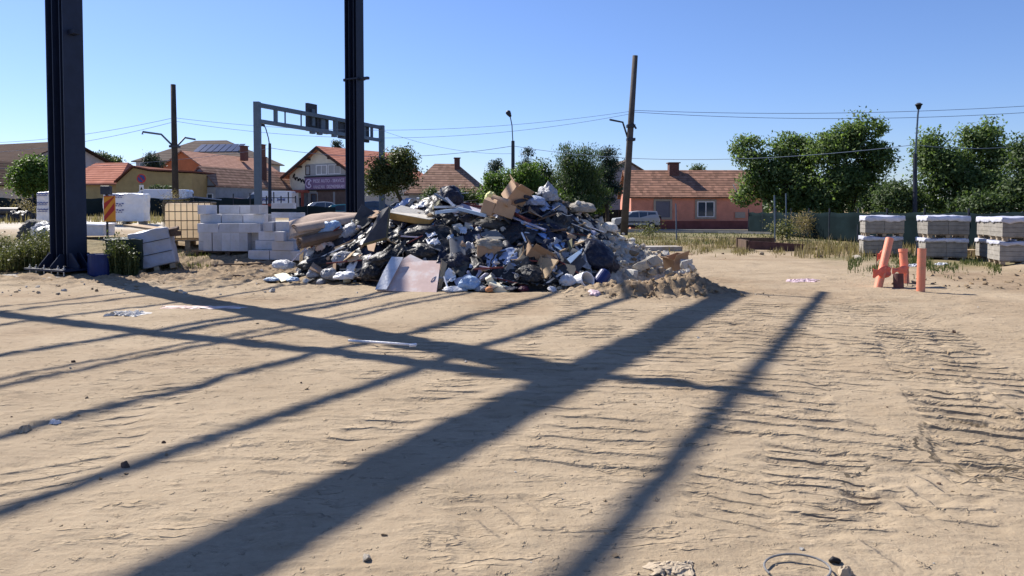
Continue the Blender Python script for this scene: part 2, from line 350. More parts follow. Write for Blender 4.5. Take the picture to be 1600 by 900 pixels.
# wheel tracks: polyline in photo ground points -> metres, width, lug pitch, lug depth, kind, lug skew
TRK = [
 ([(1402, 505), (1436, 560), (1478, 615), (1560, 700), (1700, 810)], .66, .25, .06, 'bar', -.1, 0),
 ([(1462, 508), (1525, 565), (1605, 625), (1720, 700)], .42, .25, .05, 'bar', .1, 1),
 ([(1320, 470), (1350, 560), (1400, 650), (1470, 760)], 1.25, .27, .042, 'bar', .05, 2),
 ([(1110, 474), (1030, 560), (940, 650), (820, 760)], 1.35, .27, .040, 'bar', .2, 1),
 ([(1225, 470), (1200, 560), (1180, 640), (1150, 740)], 1.25, .26, .044, 'bar', .08, 0),
 ([(1268, 680), (1285, 770), (1300, 860)], .6, .15, .042, 'bar', .05, 1),
 ([(1170, 680), (1150, 760), (1125, 850)], .5, .16, .034, 'bar', -.1, 2),
 ([(1400, 690), (1430, 770), (1470, 850)], .7, .2, .034, 'bar', .1, 0),
 ([(960, 480), (850, 555), (740, 620), (620, 690), (470, 770)], 1.0, .25, .044, 'bar', .3, 2),
 ([(820, 470), (720, 510), (600, 560), (470, 610)], .8, .25, .034, 'bar', .25, 0),
 ([(1520, 640), (1570, 720), (1640, 800)], .8, .2, .034, 'bar', .0, 2),
 ([(1545, 590), (1590, 650), (1660, 720), (1750, 800)], .5, .2, .04, 'chev', .8, 1),
 ([(1300, 900), (1370, 800), (1440, 730), (1540, 670)], .5, .24, .024, 'chev', .9, 2),
 ([(640, 900), (740, 815), (830, 750)], .5, .22, .02, 'chev', .7, 0),
 ([(860, 452), (900, 480), (880, 520)], .5, .22, .03, 'bar', .1, 0),
 ([(300, 590), (220, 640), (100, 720), (-60, 830)], .6, .22, .022, 'bar', .5, 1),
 ([(500, 800), (420, 830), (300, 900)], .6, .22, .020, 'bar', .5, 2),
 ([(1290, 452), (1330, 475), (1340, 500)], .4, .2, .02, 'bar', .4, 1),
]
for a0 in (430, 450, 470):   # lorry turning arcs at the right
    pts = []
    for k in range(9):
        a = R(200+k*14-(a0-430)*.1); pts.append((1600+ (a0-230)*1.0*math.cos(a), 530+(a0-330)*.42*math.sin(a)*1.0))
    TRK.append((pts, .3, .12, .012, 'line', 0, (a0//20) % 2))
def add_tracks(X, Y, Z, PHs, TMs):
    for ti, (pp, wd, pitch, dep, kind, skew, layer) in enumerate(TRK):
        PH = PHs[layer]; TM = TMs[layer]
        P = [G(u, max(v, 360)) for (u, v) in pp]; P = [(p.x, p.y) for p in P]
        x0 = min(p[0] for p in P)-1; x1 = max(p[0] for p in P)+1; y0 = min(p[1] for p in P)-1; y1 = max(p[1] for p in P)+1
        m = (X > x0) & (X < x1) & (Y > y0) & (Y < y1)
        if not m.any(): continue
        x = X[m]; y = Y[m]; best = np.full(x.shape, 1e9); sv = np.zeros_like(x); tv = np.zeros_like(x); acc = 0
        for a, b in zip(P[:-1], P[1:]):
            dx, dy = b[0]-a[0], b[1]-a[1]; L = math.hypot(dx, dy); dx /= L; dy /= L
            q = np.clip((x-a[0])*dx+(y-a[1])*dy, 0, L); ex = x-a[0]-q*dx; ey = y-a[1]-q*dy; d = np.hypot(ex, ey)
            c = d < best; best[c] = d[c]; sv[c] = acc+q[c]; tv[c] = (ex*-dy+ey*dx)[c]; acc += L
        edge = sst(wd*.56, wd*.46, best)
        ends = sst(0, .5, sv)*sst(0, .5, acc-sv)
        msk = sst(-.22, .22, fbm(x*1.6+ti*7, y*2.2, 3, 40+ti)*1.3+(.5 if ti in (0, 1, 5) else .16))
        jit = .16*fbm(x*2.2, y*2.2, 2, 70+ti)
        if kind == 'line': ph = tv/wd*3.5
        else: ph = (sv+(np.abs(tv) if kind == 'chev' else tv)*skew)/pitch
        w_ = edge*ends*msk*dep
        c = w_ > TM[m]; i_ = np.where(m.ravel())[0][c]
        e_ = (best < wd*.95) & (TM[m] == 0); PH.ravel()[np.where(m.ravel())[0][e_]] = ph[e_]
        PH.ravel()[i_] = ph[c]; TM.ravel()[i_] = w_[c]
        Z[m] += .25*dep*np.cos(2*math.pi*(ph-.75))*edge*ends*msk-.012*edge*ends*msk
def axis(segs):
    out = [segs[0][0]]
    for a, b, st in segs:
        n = max(1, int(round((b-a)/st))); out += [a+(b-a)*(k+1)/n for k in range(n)]
    return np.array(out)
def geo(a, b, s0, r):
    o = []; x = a; s = s0
    while x < b: x += s; s *= r; o.append(x)
    return o
ys = list(axis([(-3, 2.6, .4), (2.6, 6.5, .013), (6.5, 10.5, .019), (10.5, 19, .045), (19, 24, .1)])) + geo(24, 3500, .2, 1.06)
xs_r = list(axis([(0, 5.5, .03), (5.5, 9, .05)])) + geo(9, 3500, .08, 1.1)
xs_l = list(axis([(0, 4.5, .034), (4.5, 9, .055)])) + geo(9, 3500, .09, 1.1)
ysA = np.array(ys); xsA = np.array([-a for a in reversed(xs_l[1:])]+xs_r)
X, Y = np.meshgrid(xsA, ysA)
Z = gz_np(X, Y)+gfine(X, Y); PHs = [np.zeros_like(X) for _ in range(3)]; TMs = [np.zeros_like(X) for _ in range(3)]; add_tracks(X, Y, Z, PHs, TMs)
ny, nx = X.shape
me = bpy.data.meshes.new('ground'); co = np.stack([X, Y, Z], -1).reshape(-1, 3)
idx = np.arange(nx*ny).reshape(ny, nx); q = np.stack([idx[:-1, :-1], idx[:-1, 1:], idx[1:, 1:], idx[1:, :-1]], -1).reshape(-1, 4)
me.vertices.add(len(co)); me.vertices.foreach_set('co', co.ravel().astype(np.float32))
me.loops.add(q.size); me.loops.foreach_set('vertex_index', q.ravel().astype(np.int32))
me.polygons.add(len(q)); me.polygons.foreach_set('loop_start', (np.arange(len(q))*4).astype(np.int32)); me.polygons.foreach_set('use_smooth', np.ones(len(q), bool))
me.update(calc_edges=True)
# what covers the ground: r = dry grass soil, g = green verge, b = pale gravel lot / dark clods
nz = fbm(X*.8, Y*.8, 4, 90)
dry = sst(27, 31, Y+nz*3-np.where(X > 9, (X-9)*1.0, 0))*sst(-2, 2, X+nz*2)
dry = np.maximum(dry, sst(19, 21.5, Y+nz*1.5)*sst(9, 12, X+nz*2))
dry = np.maximum(dry, sst(34, 40, Y)*(X <= 2))
lfw = sst(-8.3, -10.5, X+nz*1.5)*sst(17.0, 18.4, Y+nz)*sst(27, 24, Y); dry = np.maximum(dry, lfw*.8)
grn = sst(.0, .5, fbm(X*.25, Y*.25, 3, 95)+.15)*dry*sst(46, 38, Y)*.5
grn = np.maximum(grn, sst(40, 44, Y+nz*2)*sst(60, 55, Y)*(X > 3)*.6)
pale = sst(27, 29.5, Y+nz)*sst(44, 40, Y)*sst(-5, -8, X)
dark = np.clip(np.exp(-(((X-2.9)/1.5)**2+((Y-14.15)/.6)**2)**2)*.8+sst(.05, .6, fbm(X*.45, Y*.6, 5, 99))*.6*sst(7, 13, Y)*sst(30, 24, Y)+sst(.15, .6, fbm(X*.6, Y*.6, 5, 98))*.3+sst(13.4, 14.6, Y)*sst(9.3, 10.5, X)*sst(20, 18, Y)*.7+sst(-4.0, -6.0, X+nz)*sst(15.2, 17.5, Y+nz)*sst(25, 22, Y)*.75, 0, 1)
def attr(n, a):
    at = me.attributes.new(n, 'FLOAT', 'POINT'); at.data.foreach_set('value', np.clip(a, 0, 1).astype(np.float32).ravel())
for k in range(3): attr('tm%d' % k, TMs[k]*10); at_ = me.attributes.new('tph%d' % k, 'FLOAT', 'POINT'); at_.data.foreach_set('value', PHs[k].astype(np.float32).ravel())
attr('lip', sst(24, 17, Y)*(1+.25*sst(7, 12, Y))*.8*sst(-.45, .25, fbm(X*.5, Y*.5, 3, 77)))
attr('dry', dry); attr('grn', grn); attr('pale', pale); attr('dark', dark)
m, t, N, L, b = nodes_of('sandy site ground'); me.materials.append(m)
tc = N.new('ShaderNodeTexCoord')
def ns(sc, det=6, ro=.6):
    n = N.new('ShaderNodeTexNoise'); n.inputs['Scale'].default_value = sc; n.inputs['Detail'].default_value = det; n.inputs['Roughness'].default_value = ro; L.new(tc.outputs['Object'], n.inputs['Vector']); return n.outputs[0]
def ramp(i, a, ca, bb, cb):
    r = N.new('ShaderNodeValToRGB'); r.color_ramp.elements[0].position = a; r.color_ramp.elements[1].position = bb; r.color_ramp.elements[0].color = (*ca, 1); r.color_ramp.elements[1].color = (*cb, 1); L.new(i, r.inputs[0]); return r.outputs[0]
def mix(f, a, c):
    x = N.new('ShaderNodeMix'); x.data_type = 'RGBA'
    for i, s_ in ((0, f), (6, a), (7, c)):
        if isinstance(s_, (tuple, float)): x.inputs[i].default_value = (*s_, 1) if isinstance(s_, tuple) else s_
        else: L.new(s_, x.inputs[i])
    return x.outputs[2]
def at(n):
    a = N.new('ShaderNodeAttribute'); a.attribute_name = n; return a.outputs['Fac']
def mul(a, b_):
    x = N.new('ShaderNodeMath'); x.operation = 'MULTIPLY'
    for i, s_ in ((0, a), (1, b_)):
        if isinstance(s_, float): x.inputs[i].default_value = s_
        else: L.new(s_, x.inputs[i])
    return x.outputs[0]
sand = ramp(ns(.7, 8, .7), .28, (.28, .215, .140), .72, (.41, .325, .222))
sand = mix(ramp(ns(14, 8, .75), .5, (0, 0, 0), .72, (1, 1, 1)), sand, (.31, .235, .155))
sand = mix(mul(ramp(ns(70, 6, .85), .55, (0, 0, 0), .68, (1, 1, 1)), .55), sand, (.2, .15, .095))
sand = mix(mul(ramp(ns(45, 4, .7), .62, (0, 0, 0), .72, (1, 1, 1)), .5), sand, (.56, .46, .34))
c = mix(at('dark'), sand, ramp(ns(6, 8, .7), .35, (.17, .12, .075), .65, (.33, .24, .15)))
c = mix(at('pale'), c, ramp(ns(1.5, 6), .3, (.45, .4, .32), .7, (.55, .5, .42)))
c = mix(at('dry'), c, ramp(ns(3, 8, .7), .35, (.17, .125, .07), .65, (.29, .225, .125)))
c = mix(at('grn'), c, ramp(ns(4, 8, .7), .35, (.09, .1, .045), .65, (.17, .17, .08)))
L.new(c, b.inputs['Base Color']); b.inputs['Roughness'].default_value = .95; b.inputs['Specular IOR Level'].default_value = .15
def mth(op, a, b_=None, clamp=False):
    x = N.new('ShaderNodeMath'); x.operation = op; x.use_clamp = clamp
    for i, s_ in ((0, a), (1, b_)):
        if s_ is None: continue
        if isinstance(s_, (int, float)): x.inputs[i].default_value = s_
        else: L.new(s_, x.inputs[i])
    return x.outputs[0]
def ans(sx_, sy_, det=4, ro=.6, off=0):
    mp = N.new('ShaderNodeMapping'); mp.inputs['Scale'].default_value = (sx_, sy_, 1); mp.inputs['Location'].default_value = (off, off*1.7, 0); L.new(tc.outputs['Object'], mp.inputs[0])
    n = N.new('ShaderNodeTexNoise'); n.inputs['Scale'].default_value = 1; n.inputs['Detail'].default_value = det; n.inputs['Roughness'].default_value = ro; L.new(mp.outputs[0], n.inputs['Vector']); return n.outputs[0]
def saw(ph, k):
    """gentle rise, crisp lip"""
    f = mth('FRACT', ph); up = mth('POWER', mth('MULTIPLY', f, 1/(1-k)), 1.8); dn = mth('MULTIPLY', mth('SUBTRACT', 1.0, f), 1/k); return mth('MINIMUM', up, dn)
# tyre lugs: phase runs along each track, the lips broken up by crumbling
jit_ = mth('MULTIPLY', mth('SUBTRACT', ans(3.0, 3.0, 4), .5), .4)
brk = ramp(ans(4, 8, 4, .65, 3), .3, (0, 0, 0), .5, (1, 1, 1))
h1 = None
for k in range(3):
    q_ = mth('MULTIPLY', mth('MULTIPLY', saw(mth('ADD', at('tph%d' % k), jit_), .11), brk), mth('MULTIPLY', at('tm%d' % k), .064)); h1 = q_ if h1 is None else mth('MAXIMUM', h1, q_)
# dried flakes and scuffs: crisp contour lips, mostly across the view
fl = saw(mth('MULTIPLY', ans(.9, 2.4, 5, .55), 9.0), .12)
m1 = mth('MULTIPLY', ramp(ans(2.2, 3.5, 4, .6, 11), .5, (0, 0, 0), .64, (1, 1, 1)), at('lip'))
h2 = mth('MULTIPLY', mth('MULTIPLY', fl, m1), .026)
fl2 = saw(mth('MULTIPLY', ans(2.6, 6.0, 4, .55, 5), 6.0), .15)
m2 = mth('MULTIPLY', ramp(ans(3.2, 5, 4, .6, 23), .55, (0, 0, 0), .66, (1, 1, 1)), at('lip'))
h3 = mth('MULTIPLY', mth('MULTIPLY', fl2, m2), .011)
cl = mth('MULTIPLY', mth('MAXIMUM', mth('SUBTRACT', ns(13, 4, .6), .62), 0.0), .16)
gr = mth('MULTIPLY', ns(30, 8, .7), .012)
hh = mth('ADD', mth('ADD', h1, h2), mth('ADD', h3, mth('ADD', cl, gr)))
bp = N.new('ShaderNodeBump'); bp.inputs['Strength'].default_value = 1; bp.inputs['Distance'].default_value = 1; L.new(hh, bp.inputs['Height']); L.new(bp.outputs[0], b.inputs['Normal'])
go = bpy.data.objects.new('ground', me); COL.objects.link(go); tag(go, 'sandy ground of the building site with tyre tracks', 'ground', kind='structure')
from bisect import bisect_right
xl_, yl_ = [float(v) for v in xsA], [float(v) for v in ysA]
Zl_ = Z; Zs_ = gz_np(X, Y)
def bil(A, x, y):
    i = min(max(bisect_right(yl_, y)-1, 0), ny-2); j = min(max(bisect_right(xl_, x)-1, 0), nx-2)
    fy = min(max((y-yl_[i])/(yl_[i+1]-yl_[i]), 0), 1); fx = min(max((x-xl_[j])/(xl_[j+1]-xl_[j]), 0), 1)
    return float((A[i, j]*(1-fx)+A[i, j+1]*fx)*(1-fy)+(A[i+1, j]*(1-fx)+A[i+1, j+1]*fx)*fy)
def gzz(x, y): return bil(Zl_, x, y)
def gz(x, y): return bil(Zs_, x, y)
def GG(u, v):
    p = G(u, v)
    for _ in range(14): p = G(u, v, p.z*.5+.5*gzz(p.x, min(p.y, 300)))
    return p
def on(x, y, dz=0): return Vector((x, y, gzz(x, y)+dz))
# ================================================================== road behind the lot
def strip(name, pts, wd, dz, material, kind='structure', off=0, h=0):
    P = [Vector((a, b, 0)) for a, b in pts]; fine = []
    for a, b in zip(P[:-1], P[1:]):
        n = max(2, int((b-a).length/2)); fine += [a+(b-a)*k/n for k in range(n)]
    fine.append(P[-1])
    for _ in range(30): fine = [fine[0]]+[(fine[i-1]+fine[i]*2+fine[i+1])/4 for i in range(1, len(fine)-1)]+[fine[-1]]
    mb = MB(); vs = []; NW = 5
    for i, p in enumerate(fine):
        d = (fine[min(i+1, len(fine)-1)]-fine[max(i-1, 0)]).normalized(); nn = Vector((-d.y, d.x, 0))
        for k in range(NW):
            q_ = p+nn*(off+wd*(k/(NW-1)-.5)); vs.append((q_.x, q_.y, gz(q_.x, q_.y)+dz))
    mb.add(vs, [(i*NW+k, (i+1)*NW+k, (i+1)*NW+k+1, i*NW+k+1) for i in range(len(fine)-1) for k in range(NW-1)])
    o = mb.build(name, material)
    if h: md = o.modifiers.new('solid', 'SOLIDIFY'); md.thickness = h; md.offset = 1
    return tag(o, kind=kind)
ROAD = [(-95, 80), (-60, 71), (-38, 65), (-14, 59), (2, 60), (10, 59), (17.5, 53), (22.5, 45), (27, 35), (33, 20)]
tag(strip('road', ROAD, 7.0, .05, M('asphalt')), 'grey asphalt street passing behind the site', 'road')
tag(strip('sidewalk', ROAD, 1.6, .02, M('kerb'), off=4.5, h=.14), 'raised concrete pavement on the far side of the street', 'pavement')
tag(strip('kerb', ROAD, .18, .02, M('kerb'), off=-3.65, h=.13), 'concrete kerb on the near side of the street', 'kerb')

# ================================================================== steel hall columns and roof beams
dA = math.atan2(600, F)                      # beam direction: bearing to the right of view
DV = Vector((math.sin(dA), math.cos(dA), 0)); TV = Vector((DV.y, -DV.x, 0))
HB = 15.0; OFF = Vector((11.4, -10.8, 0))    # where the shadow of a point 11 m up falls
def column(loc, sc, label, brackets):
    t = thing('steel_column', label, 'column', loc, (0, 0, -dA))
    b2, a2 = .70*sc, .50*sc                  # local x across, y along the beams
    m = MB()
    for s in (-1, 1): m.box((s*(b2/2-.02), 0, HB/2+.1), (.04, a2, HB-.2))
    m.box((0, .02, HB/2+.1), (b2-.08, .05, HB-.2))
    m.box((-b2*.18, -a2*.2, HB/2+.1), (.03, a2*.5, HB-.2)); m.box((b2*.2, -a2*.17, HB/2+.1), (.03, a2*.5, HB-.2))
    m.build('shaft', M('steel'), t, bevel=.006)
    MB().box((0, 0, .13), (1.55*sc, 1.25*sc, .05)).build('base_plate', M('steel'), t, bevel=.006)
    for s in (-1, 1):
        for k in (-1, 0, 1):
            y = k*a2*.42
            MB().prism([(s*b2/2, y-.012, .16), (s*(b2/2+.4*sc), y-.012, .16), (s*(b2/2+.4*sc), y-.012, .22), (s*(b2/2+.12), y-.012, .52), (s*b2/2, y-.012, .52)], (0, .024, 0)).build('gusset', M('steel'), t)
        for k in (-1, 1):
            x = k*b2*.33
            MB().prism([(x-.012, s*a2/2, .16), (x-.012, s*(a2/2+.34*sc), .16), (x-.012, s*(a2/2+.34*sc), .22), (x-.012, s*(a2/2+.1), .5), (x-.012, s*a2/2, .5)], (.024, 0, 0)).build('gusset', M('steel'), t)
    for x in (-.68, -.42, -.1, .2, .45, .68):
        for y in (-.54, .54):
            MB().tube([(x*sc, y*sc, -.1), (x*sc, y*sc, .24)], .014, 8).tube([(x*sc, y*sc, .157), (x*sc, y*sc, .185)], .035, 6).build('anchor_bolt', M('bolt'), t)
    for (z, side, ln) in brackets:
        if side == 0:                        # a collar right round the shaft
            MB().box((0, 0, z), (b2+.1, a2+.1, .05)).build('collar', M('steel'), t)
        else:
            MB().box((side*(b2/2+ln/2), -.05, z), (ln, .16, .12)).build('bracket', M('steel'), t, bevel=.01)
    return t
c1 = Pd(108, 432, 18.15); c2p = Pd(555.5, 384, 34.0); c2p.z = gz(c2p.x, c2p.y)
tag(MB().box((0, 0, -.12), (1.9, 1.7, .32)).build('concrete_footing', M('concrete'), loc=(c1.x-.25, c1.y-.1, 0), rot=(0, 0, -dA), bevel=.02), 'pale concrete footing under the near steel column', 'footing')
def zat(v, Y): return Pd(800, v, Y).z
column((c1.x, c1.y, .04), 1.0, 'near dark blue steel column with a bolted base plate, beside the blue barrel', [(zat(56, 18.1), 1, .24), (zat(57, 18.1), -1, .1), (zat(170, 18.1), -1, .12)])
column((c2p.x, c2p.y, c2p.z), 1.0, 'farther dark blue steel column rising behind the rubbish heap', [(zat(157, 34), 0, 0), (zat(157, 34), 1, .5), (zat(157, 34), -1, .2)])
rf = thing('roof_frame', 'dark steel roof beams overhead, their shadows striping the sand', 'roof frame', (0, 0, 0))
def beam(mid, dirv, fwd_px, back, wd, ht, name, fwd=None, dz=0):
    p = G(*mid); f_ = (G(*fwd_px)-p).dot(dirv) if fwd_px else fwd
    a = p-OFF+Vector((0, 0, HB+dz)); m = MB(); m.bar(a-dirv*back, a+dirv*f_, wd, ht); m.build(name, M('steel'), rf)
beam((700, 690), DV, (1178, 457), 22, .34, .3, 'main_beam')
beam((1128, 640), DV, (1283, 456), 14, .13, .09, 'edge_beam')
Wm = G(700, 690); endL = (G(1178, 457)-Wm).dot(DV)
for (px, wd, bk, far) in (((410, 657), .085, 14, 0), ((317, 600), .08, 16, 0), ((298, 536), .05, 18, 0), ((298, 545), .06, 18, 0), ((470, 484), .09, 2.5, 0), ((227, 518), .075, 18, 0), ((189, 483), .06, 18, 0), ((151, 471), .06, 18, 0), ((75, 471), .05, 18, 0)):
    p = G(*px); f_ = endL-(p-Wm).dot(DV)+0.1
    f_ = min(f_, 30.0-(p-OFF).y if (p-OFF).y+f_*DV.y > 30 else f_)
    wd *= 1.55; beam(px, DV, None, bk, wd, wd*.8, 'purlin', fwd=f_, dz=.012)
TB = TV                                     # to the right, across the beams
pB = G(400, 540); pR = G(1197, 615); tR = (pR-pB).dot(TB); tW = (G(890, 583)-pB).dot(TB)
beam((400, 540), TB, None, 26, .26, .34, 'tie_beam', fwd=tW, dz=-.02)
beam((820, 576), TB, None, 0, .2, .24, 'tie_beam', fwd=tR-(G(820, 576)-pB).dot(TB), dz=.02)
beam((1178, 461), TB, None, .3, .07, .06, 'tie_beam', fwd=(G(1283, 458)-G(1178, 461)).dot(TB)+.2, dz=-.03)

# ================================================================== poles, lamps, cables, gantry
def pole_thing(name, label, base, top, r0, r1, material, n=12):
    t = thing(name, label, 'pole', base)
    MB().tube([(0, 0, -.3), tuple((top-base)*.5), tuple(top-base)], [r0, (r0+r1)/2, r1], n).build('shaft', material, t, smooth=True)
    return t
YP = 45.0
base = Pd(974.5, 366, YP); top = Pd(992.5, 87, YP)
p2 = pole_thing('utility_pole', 'tall leaning utility pole with one bent lamp arm, beside the silver car', base, top, .235, .16, M('polec'))
def rel(u, v, Y, b): return tuple(Pd(u, v, Y)-b)
MB().tube([rel(981, 216, YP, base), rel(973, 191, YP, base), rel(953, 187, YP-.6, base)], .06, 6).build('lamp_arm', M('dkmetal'), p2)
for vv in (197, 218): MB().box(rel(985.5, vv, YP, base), (.5, .5, .16)).build('clamp', M('dkmetal'), p2)
MB().tube([rel(989, 193, YP-.2, base), rel(994, 201, YP-.3, base)], .06, 6).build('bracket', M('dkmetal'), p2)
YQ = 46.0
base1 = Pd(275, 335, YQ); base1.z = gz(base1.x, base1.y); top1 = Pd(270.5, 132, YQ)
p1 = pole_thing('utility_pole', 'dark wooden utility pole with two lamp arms, behind the yellowed tank', base1, top1, .2, .15, M('pole'))
MB().tube([rel(271, 229, YQ, base1), rel(252, 210, YQ-.3, base1), rel(223, 206, YQ-.6, base1), rel(222.5, 210, YQ-.6, base1)], .065, 6).build('lamp_arm', M('galv'), p1)
MB().tube([rel(276, 229, YQ, base1), rel(289, 215, YQ+.5, base1), rel(305, 218, YQ+1.2, base1)], .06, 6).build('lamp_arm', M('galv'), p1)
MB().box(rel(273, 229, YQ, base1), (.5, .5, .14)).build('clamp', M('dkmetal'), p1)
def street_lamp(name, label, ub, vt, Y, arm, head, r=.1, split=None, material='dkmetal'):
    b = Pd(ub, 325, Y); b.z = gz(b.x, b.y); t = thing(name, label, 'street lamp', b)
    sp = Vector(rel(ub, split, Y, b))
    MB().tube([(0, 0, -.2), tuple(sp)], [r*1.3, r], 8).build('shaft', M(material), t)
    MB().tube([tuple(sp-Vector((0, 0, .3)))]+[rel(u, v, Y, b) for u, v in arm], .05, 6).build('arm', M('galv'), t)
    h = Vector(rel(*head, Y, b)); e = Vector(rel(*arm[-1], Y, b)); d = (h-e); d.normalize()
    m = MB(); m.tube([tuple(e-d*.1), tuple(e+d*.2), tuple(h), tuple(h+d*.12)], [.09, .2, .22, .1], 8).build('lamp_head', M('dkmetal'), t, smooth=True)
    return b
L2b = street_lamp('street_lamp', 'slim street lamp with curved neck rising behind the heap and green trees', 801.5, 0, 62, [(800, 196), (797, 181)], (793.5, 175), .14, 220)
L1b = street_lamp('street_lamp', 'thin street lamp on a dark pole behind the grey gantry', 421.5, 0, 66, [(419.5, 216), (415, 200), (412, 196)], (411, 195), .13, 224)
L3b = street_lamp('street_lamp', 'tall street lamp with a pale domed head between the walnut trees', 1430, 0, 43, [(1434, 180), (1435.5, 168)], (1435.5, 164), .11, 240)
def cable(a, b, sag, label, r=.017):
    r *= .75
    a = Vector(a); b = Vector(b); n = 24
    pts = [a.lerp(b, k/n)-Vector((0, 0, sag*4*(k/n)*(1-k/n))) for k in range(n+1)]
    o = MB().tube(pts, r, 5, caps=False).build('cable', M('wire')); tag(o, label, 'cable')
def poleat(b_, t_, v, Y):
    f_ = (Pd(0, v, Y).z-b_.z)/(t_.z-b_.z); return b_+(t_-b_)*f_
A1 = poleat(base1, top1, 184, YQ); A2 = poleat(base, top, 175, YP)
cable(A1, (-52, 60, A1.z+.2), 1.0, 'overhead cable running left from the wooden pole, upper one')
cable(A1-Vector((0, 0, .25)), (-52, 60, A1.z-.7), 1.1, 'overhead cable running left from the wooden pole, lower one')
cable(A1, A2+Vector((0, 0, .05)), .95, 'overhead cable between the two poles, upper strand', .014)
cable(A1-Vector((0, 0, .2)), A2-Vector((0, 0, .1)), 1.25, 'overhead cable between the two poles, lower strand', .014)
cable(A2+Vector((.1, 0, .1)), Pd(1660, 162, 44), .35, 'overhead cable crossing the right of the sky, upper strand', .02)
cable(A2+Vector((.1, 0, 0)), Pd(1660, 172, 44), .45, 'overhead cable crossing the right of the sky, lower strand', .02)
lz = lambda b_, u, v, Y: Pd(u, v, Y)
cable(Pd(421.5, 231, 66), Pd(801.5, 228, 62), .85, 'dark cable between the gantry lamp and the heap lamp', .028)
cable(Pd(801.5, 228, 62), Pd(1431, 226, 43), 1.0, 'dark cable between the heap lamp and the right lamp', .024)
cable(Pd(421.5, 232, 66), Pd(-60, 262, 70), .6, 'dark cable running left from the gantry lamp above the roofs', .02)
cable(Pd(1431, 226, 43), Pd(1680, 214, 40), .4, 'dark cable leaving the right lamp towards the right', .02)
cable(Pd(600, 205, 56), Pd(801.5, 240, 62), .5, 'thin cable from the gantry to the heap lamp', .015)

# gantry
gA = Pd(403.5, 320, 46); gB = Pd(597, 312, 58.5)
gA.z = gz(gA.x, gA.y); gB.z = gz(gB.x, gB.y)
tA = zat(159, 46); tB = zat(196, 58.5); mA = zat(182, 46)-tA; 
gt = thing('sign_gantry', 'blue grey steel portal gantry with sign boxes seen from behind', 'gantry', gA)
vb = gB-gA
MB().box((0, 0, (tA-gA.z)/2-.15), (.38, .38, tA-gA.z+.3)).build('post', M('galv'), gt, bevel=.02)
MB().box((vb.x, vb.y, vb.z+(tB-gB.z)/2-.15), (.42, .42, tB-gB.z+.3)).build('post', M('galv'), gt, bevel=.02)
up0 = Vector((0, 0, tA-gA.z-.18)); up1 = Vector((vb.x, vb.y, vb.z+tB-gB.z-.18))
lo0 = up0-Vector((0, 0, 1.0)); lo1 = up1-Vector((0, 0, 1.0))
MB().bar(up0, up1, .26, .26).build('rail', M('galv'), gt); MB().bar(lo0, lo1, .24, .24).build('rail', M('galv'), gt)
for f_, r in ((.12, .22), (.185, .08), (.30, .08), (.57, .3), (.9, .2)):
    MB().bar(lo0.lerp(lo1, f_), up0.lerp(up1, f_), r, r).build('strut', M('galv'), gt)
gd = (up1-up0).normalized(); gn = Vector((gd.y, -gd.x, 0)).normalized()
rg = Matrix((gd, Vector((-gd.y, gd.x, 0)).normalized(), Vector((0, 0, 1)))).transposed()
for f_, wd, ht, dz in ((.40, 1.0, 1.9, .35), (.475, 1.5, 1.25, 0), (.685, 1.75, 1.45, -.05), (.83, 1.7, 1.5, -.05)):
    c = lo0.lerp(lo1, f_).lerp(up0.lerp(up1, f_), .5)+Vector((0, 0, dz))-gn*.25
    sb = MB().box(c, (wd, .22, ht), rg).build('sign_box', M('dkmetal'), gt, bevel=.02)
    MB().box(c+gn*.16, (wd*.3, .1, ht*.6), rg).build('bracket', M('galv'), gt)
for f_ in (.385, .44, .56): MB().box(lo0.lerp(lo1, f_)+Vector((0, 0, -.18)), (.35, .25, .22), rg).build('lamp', M('galv'), gt)

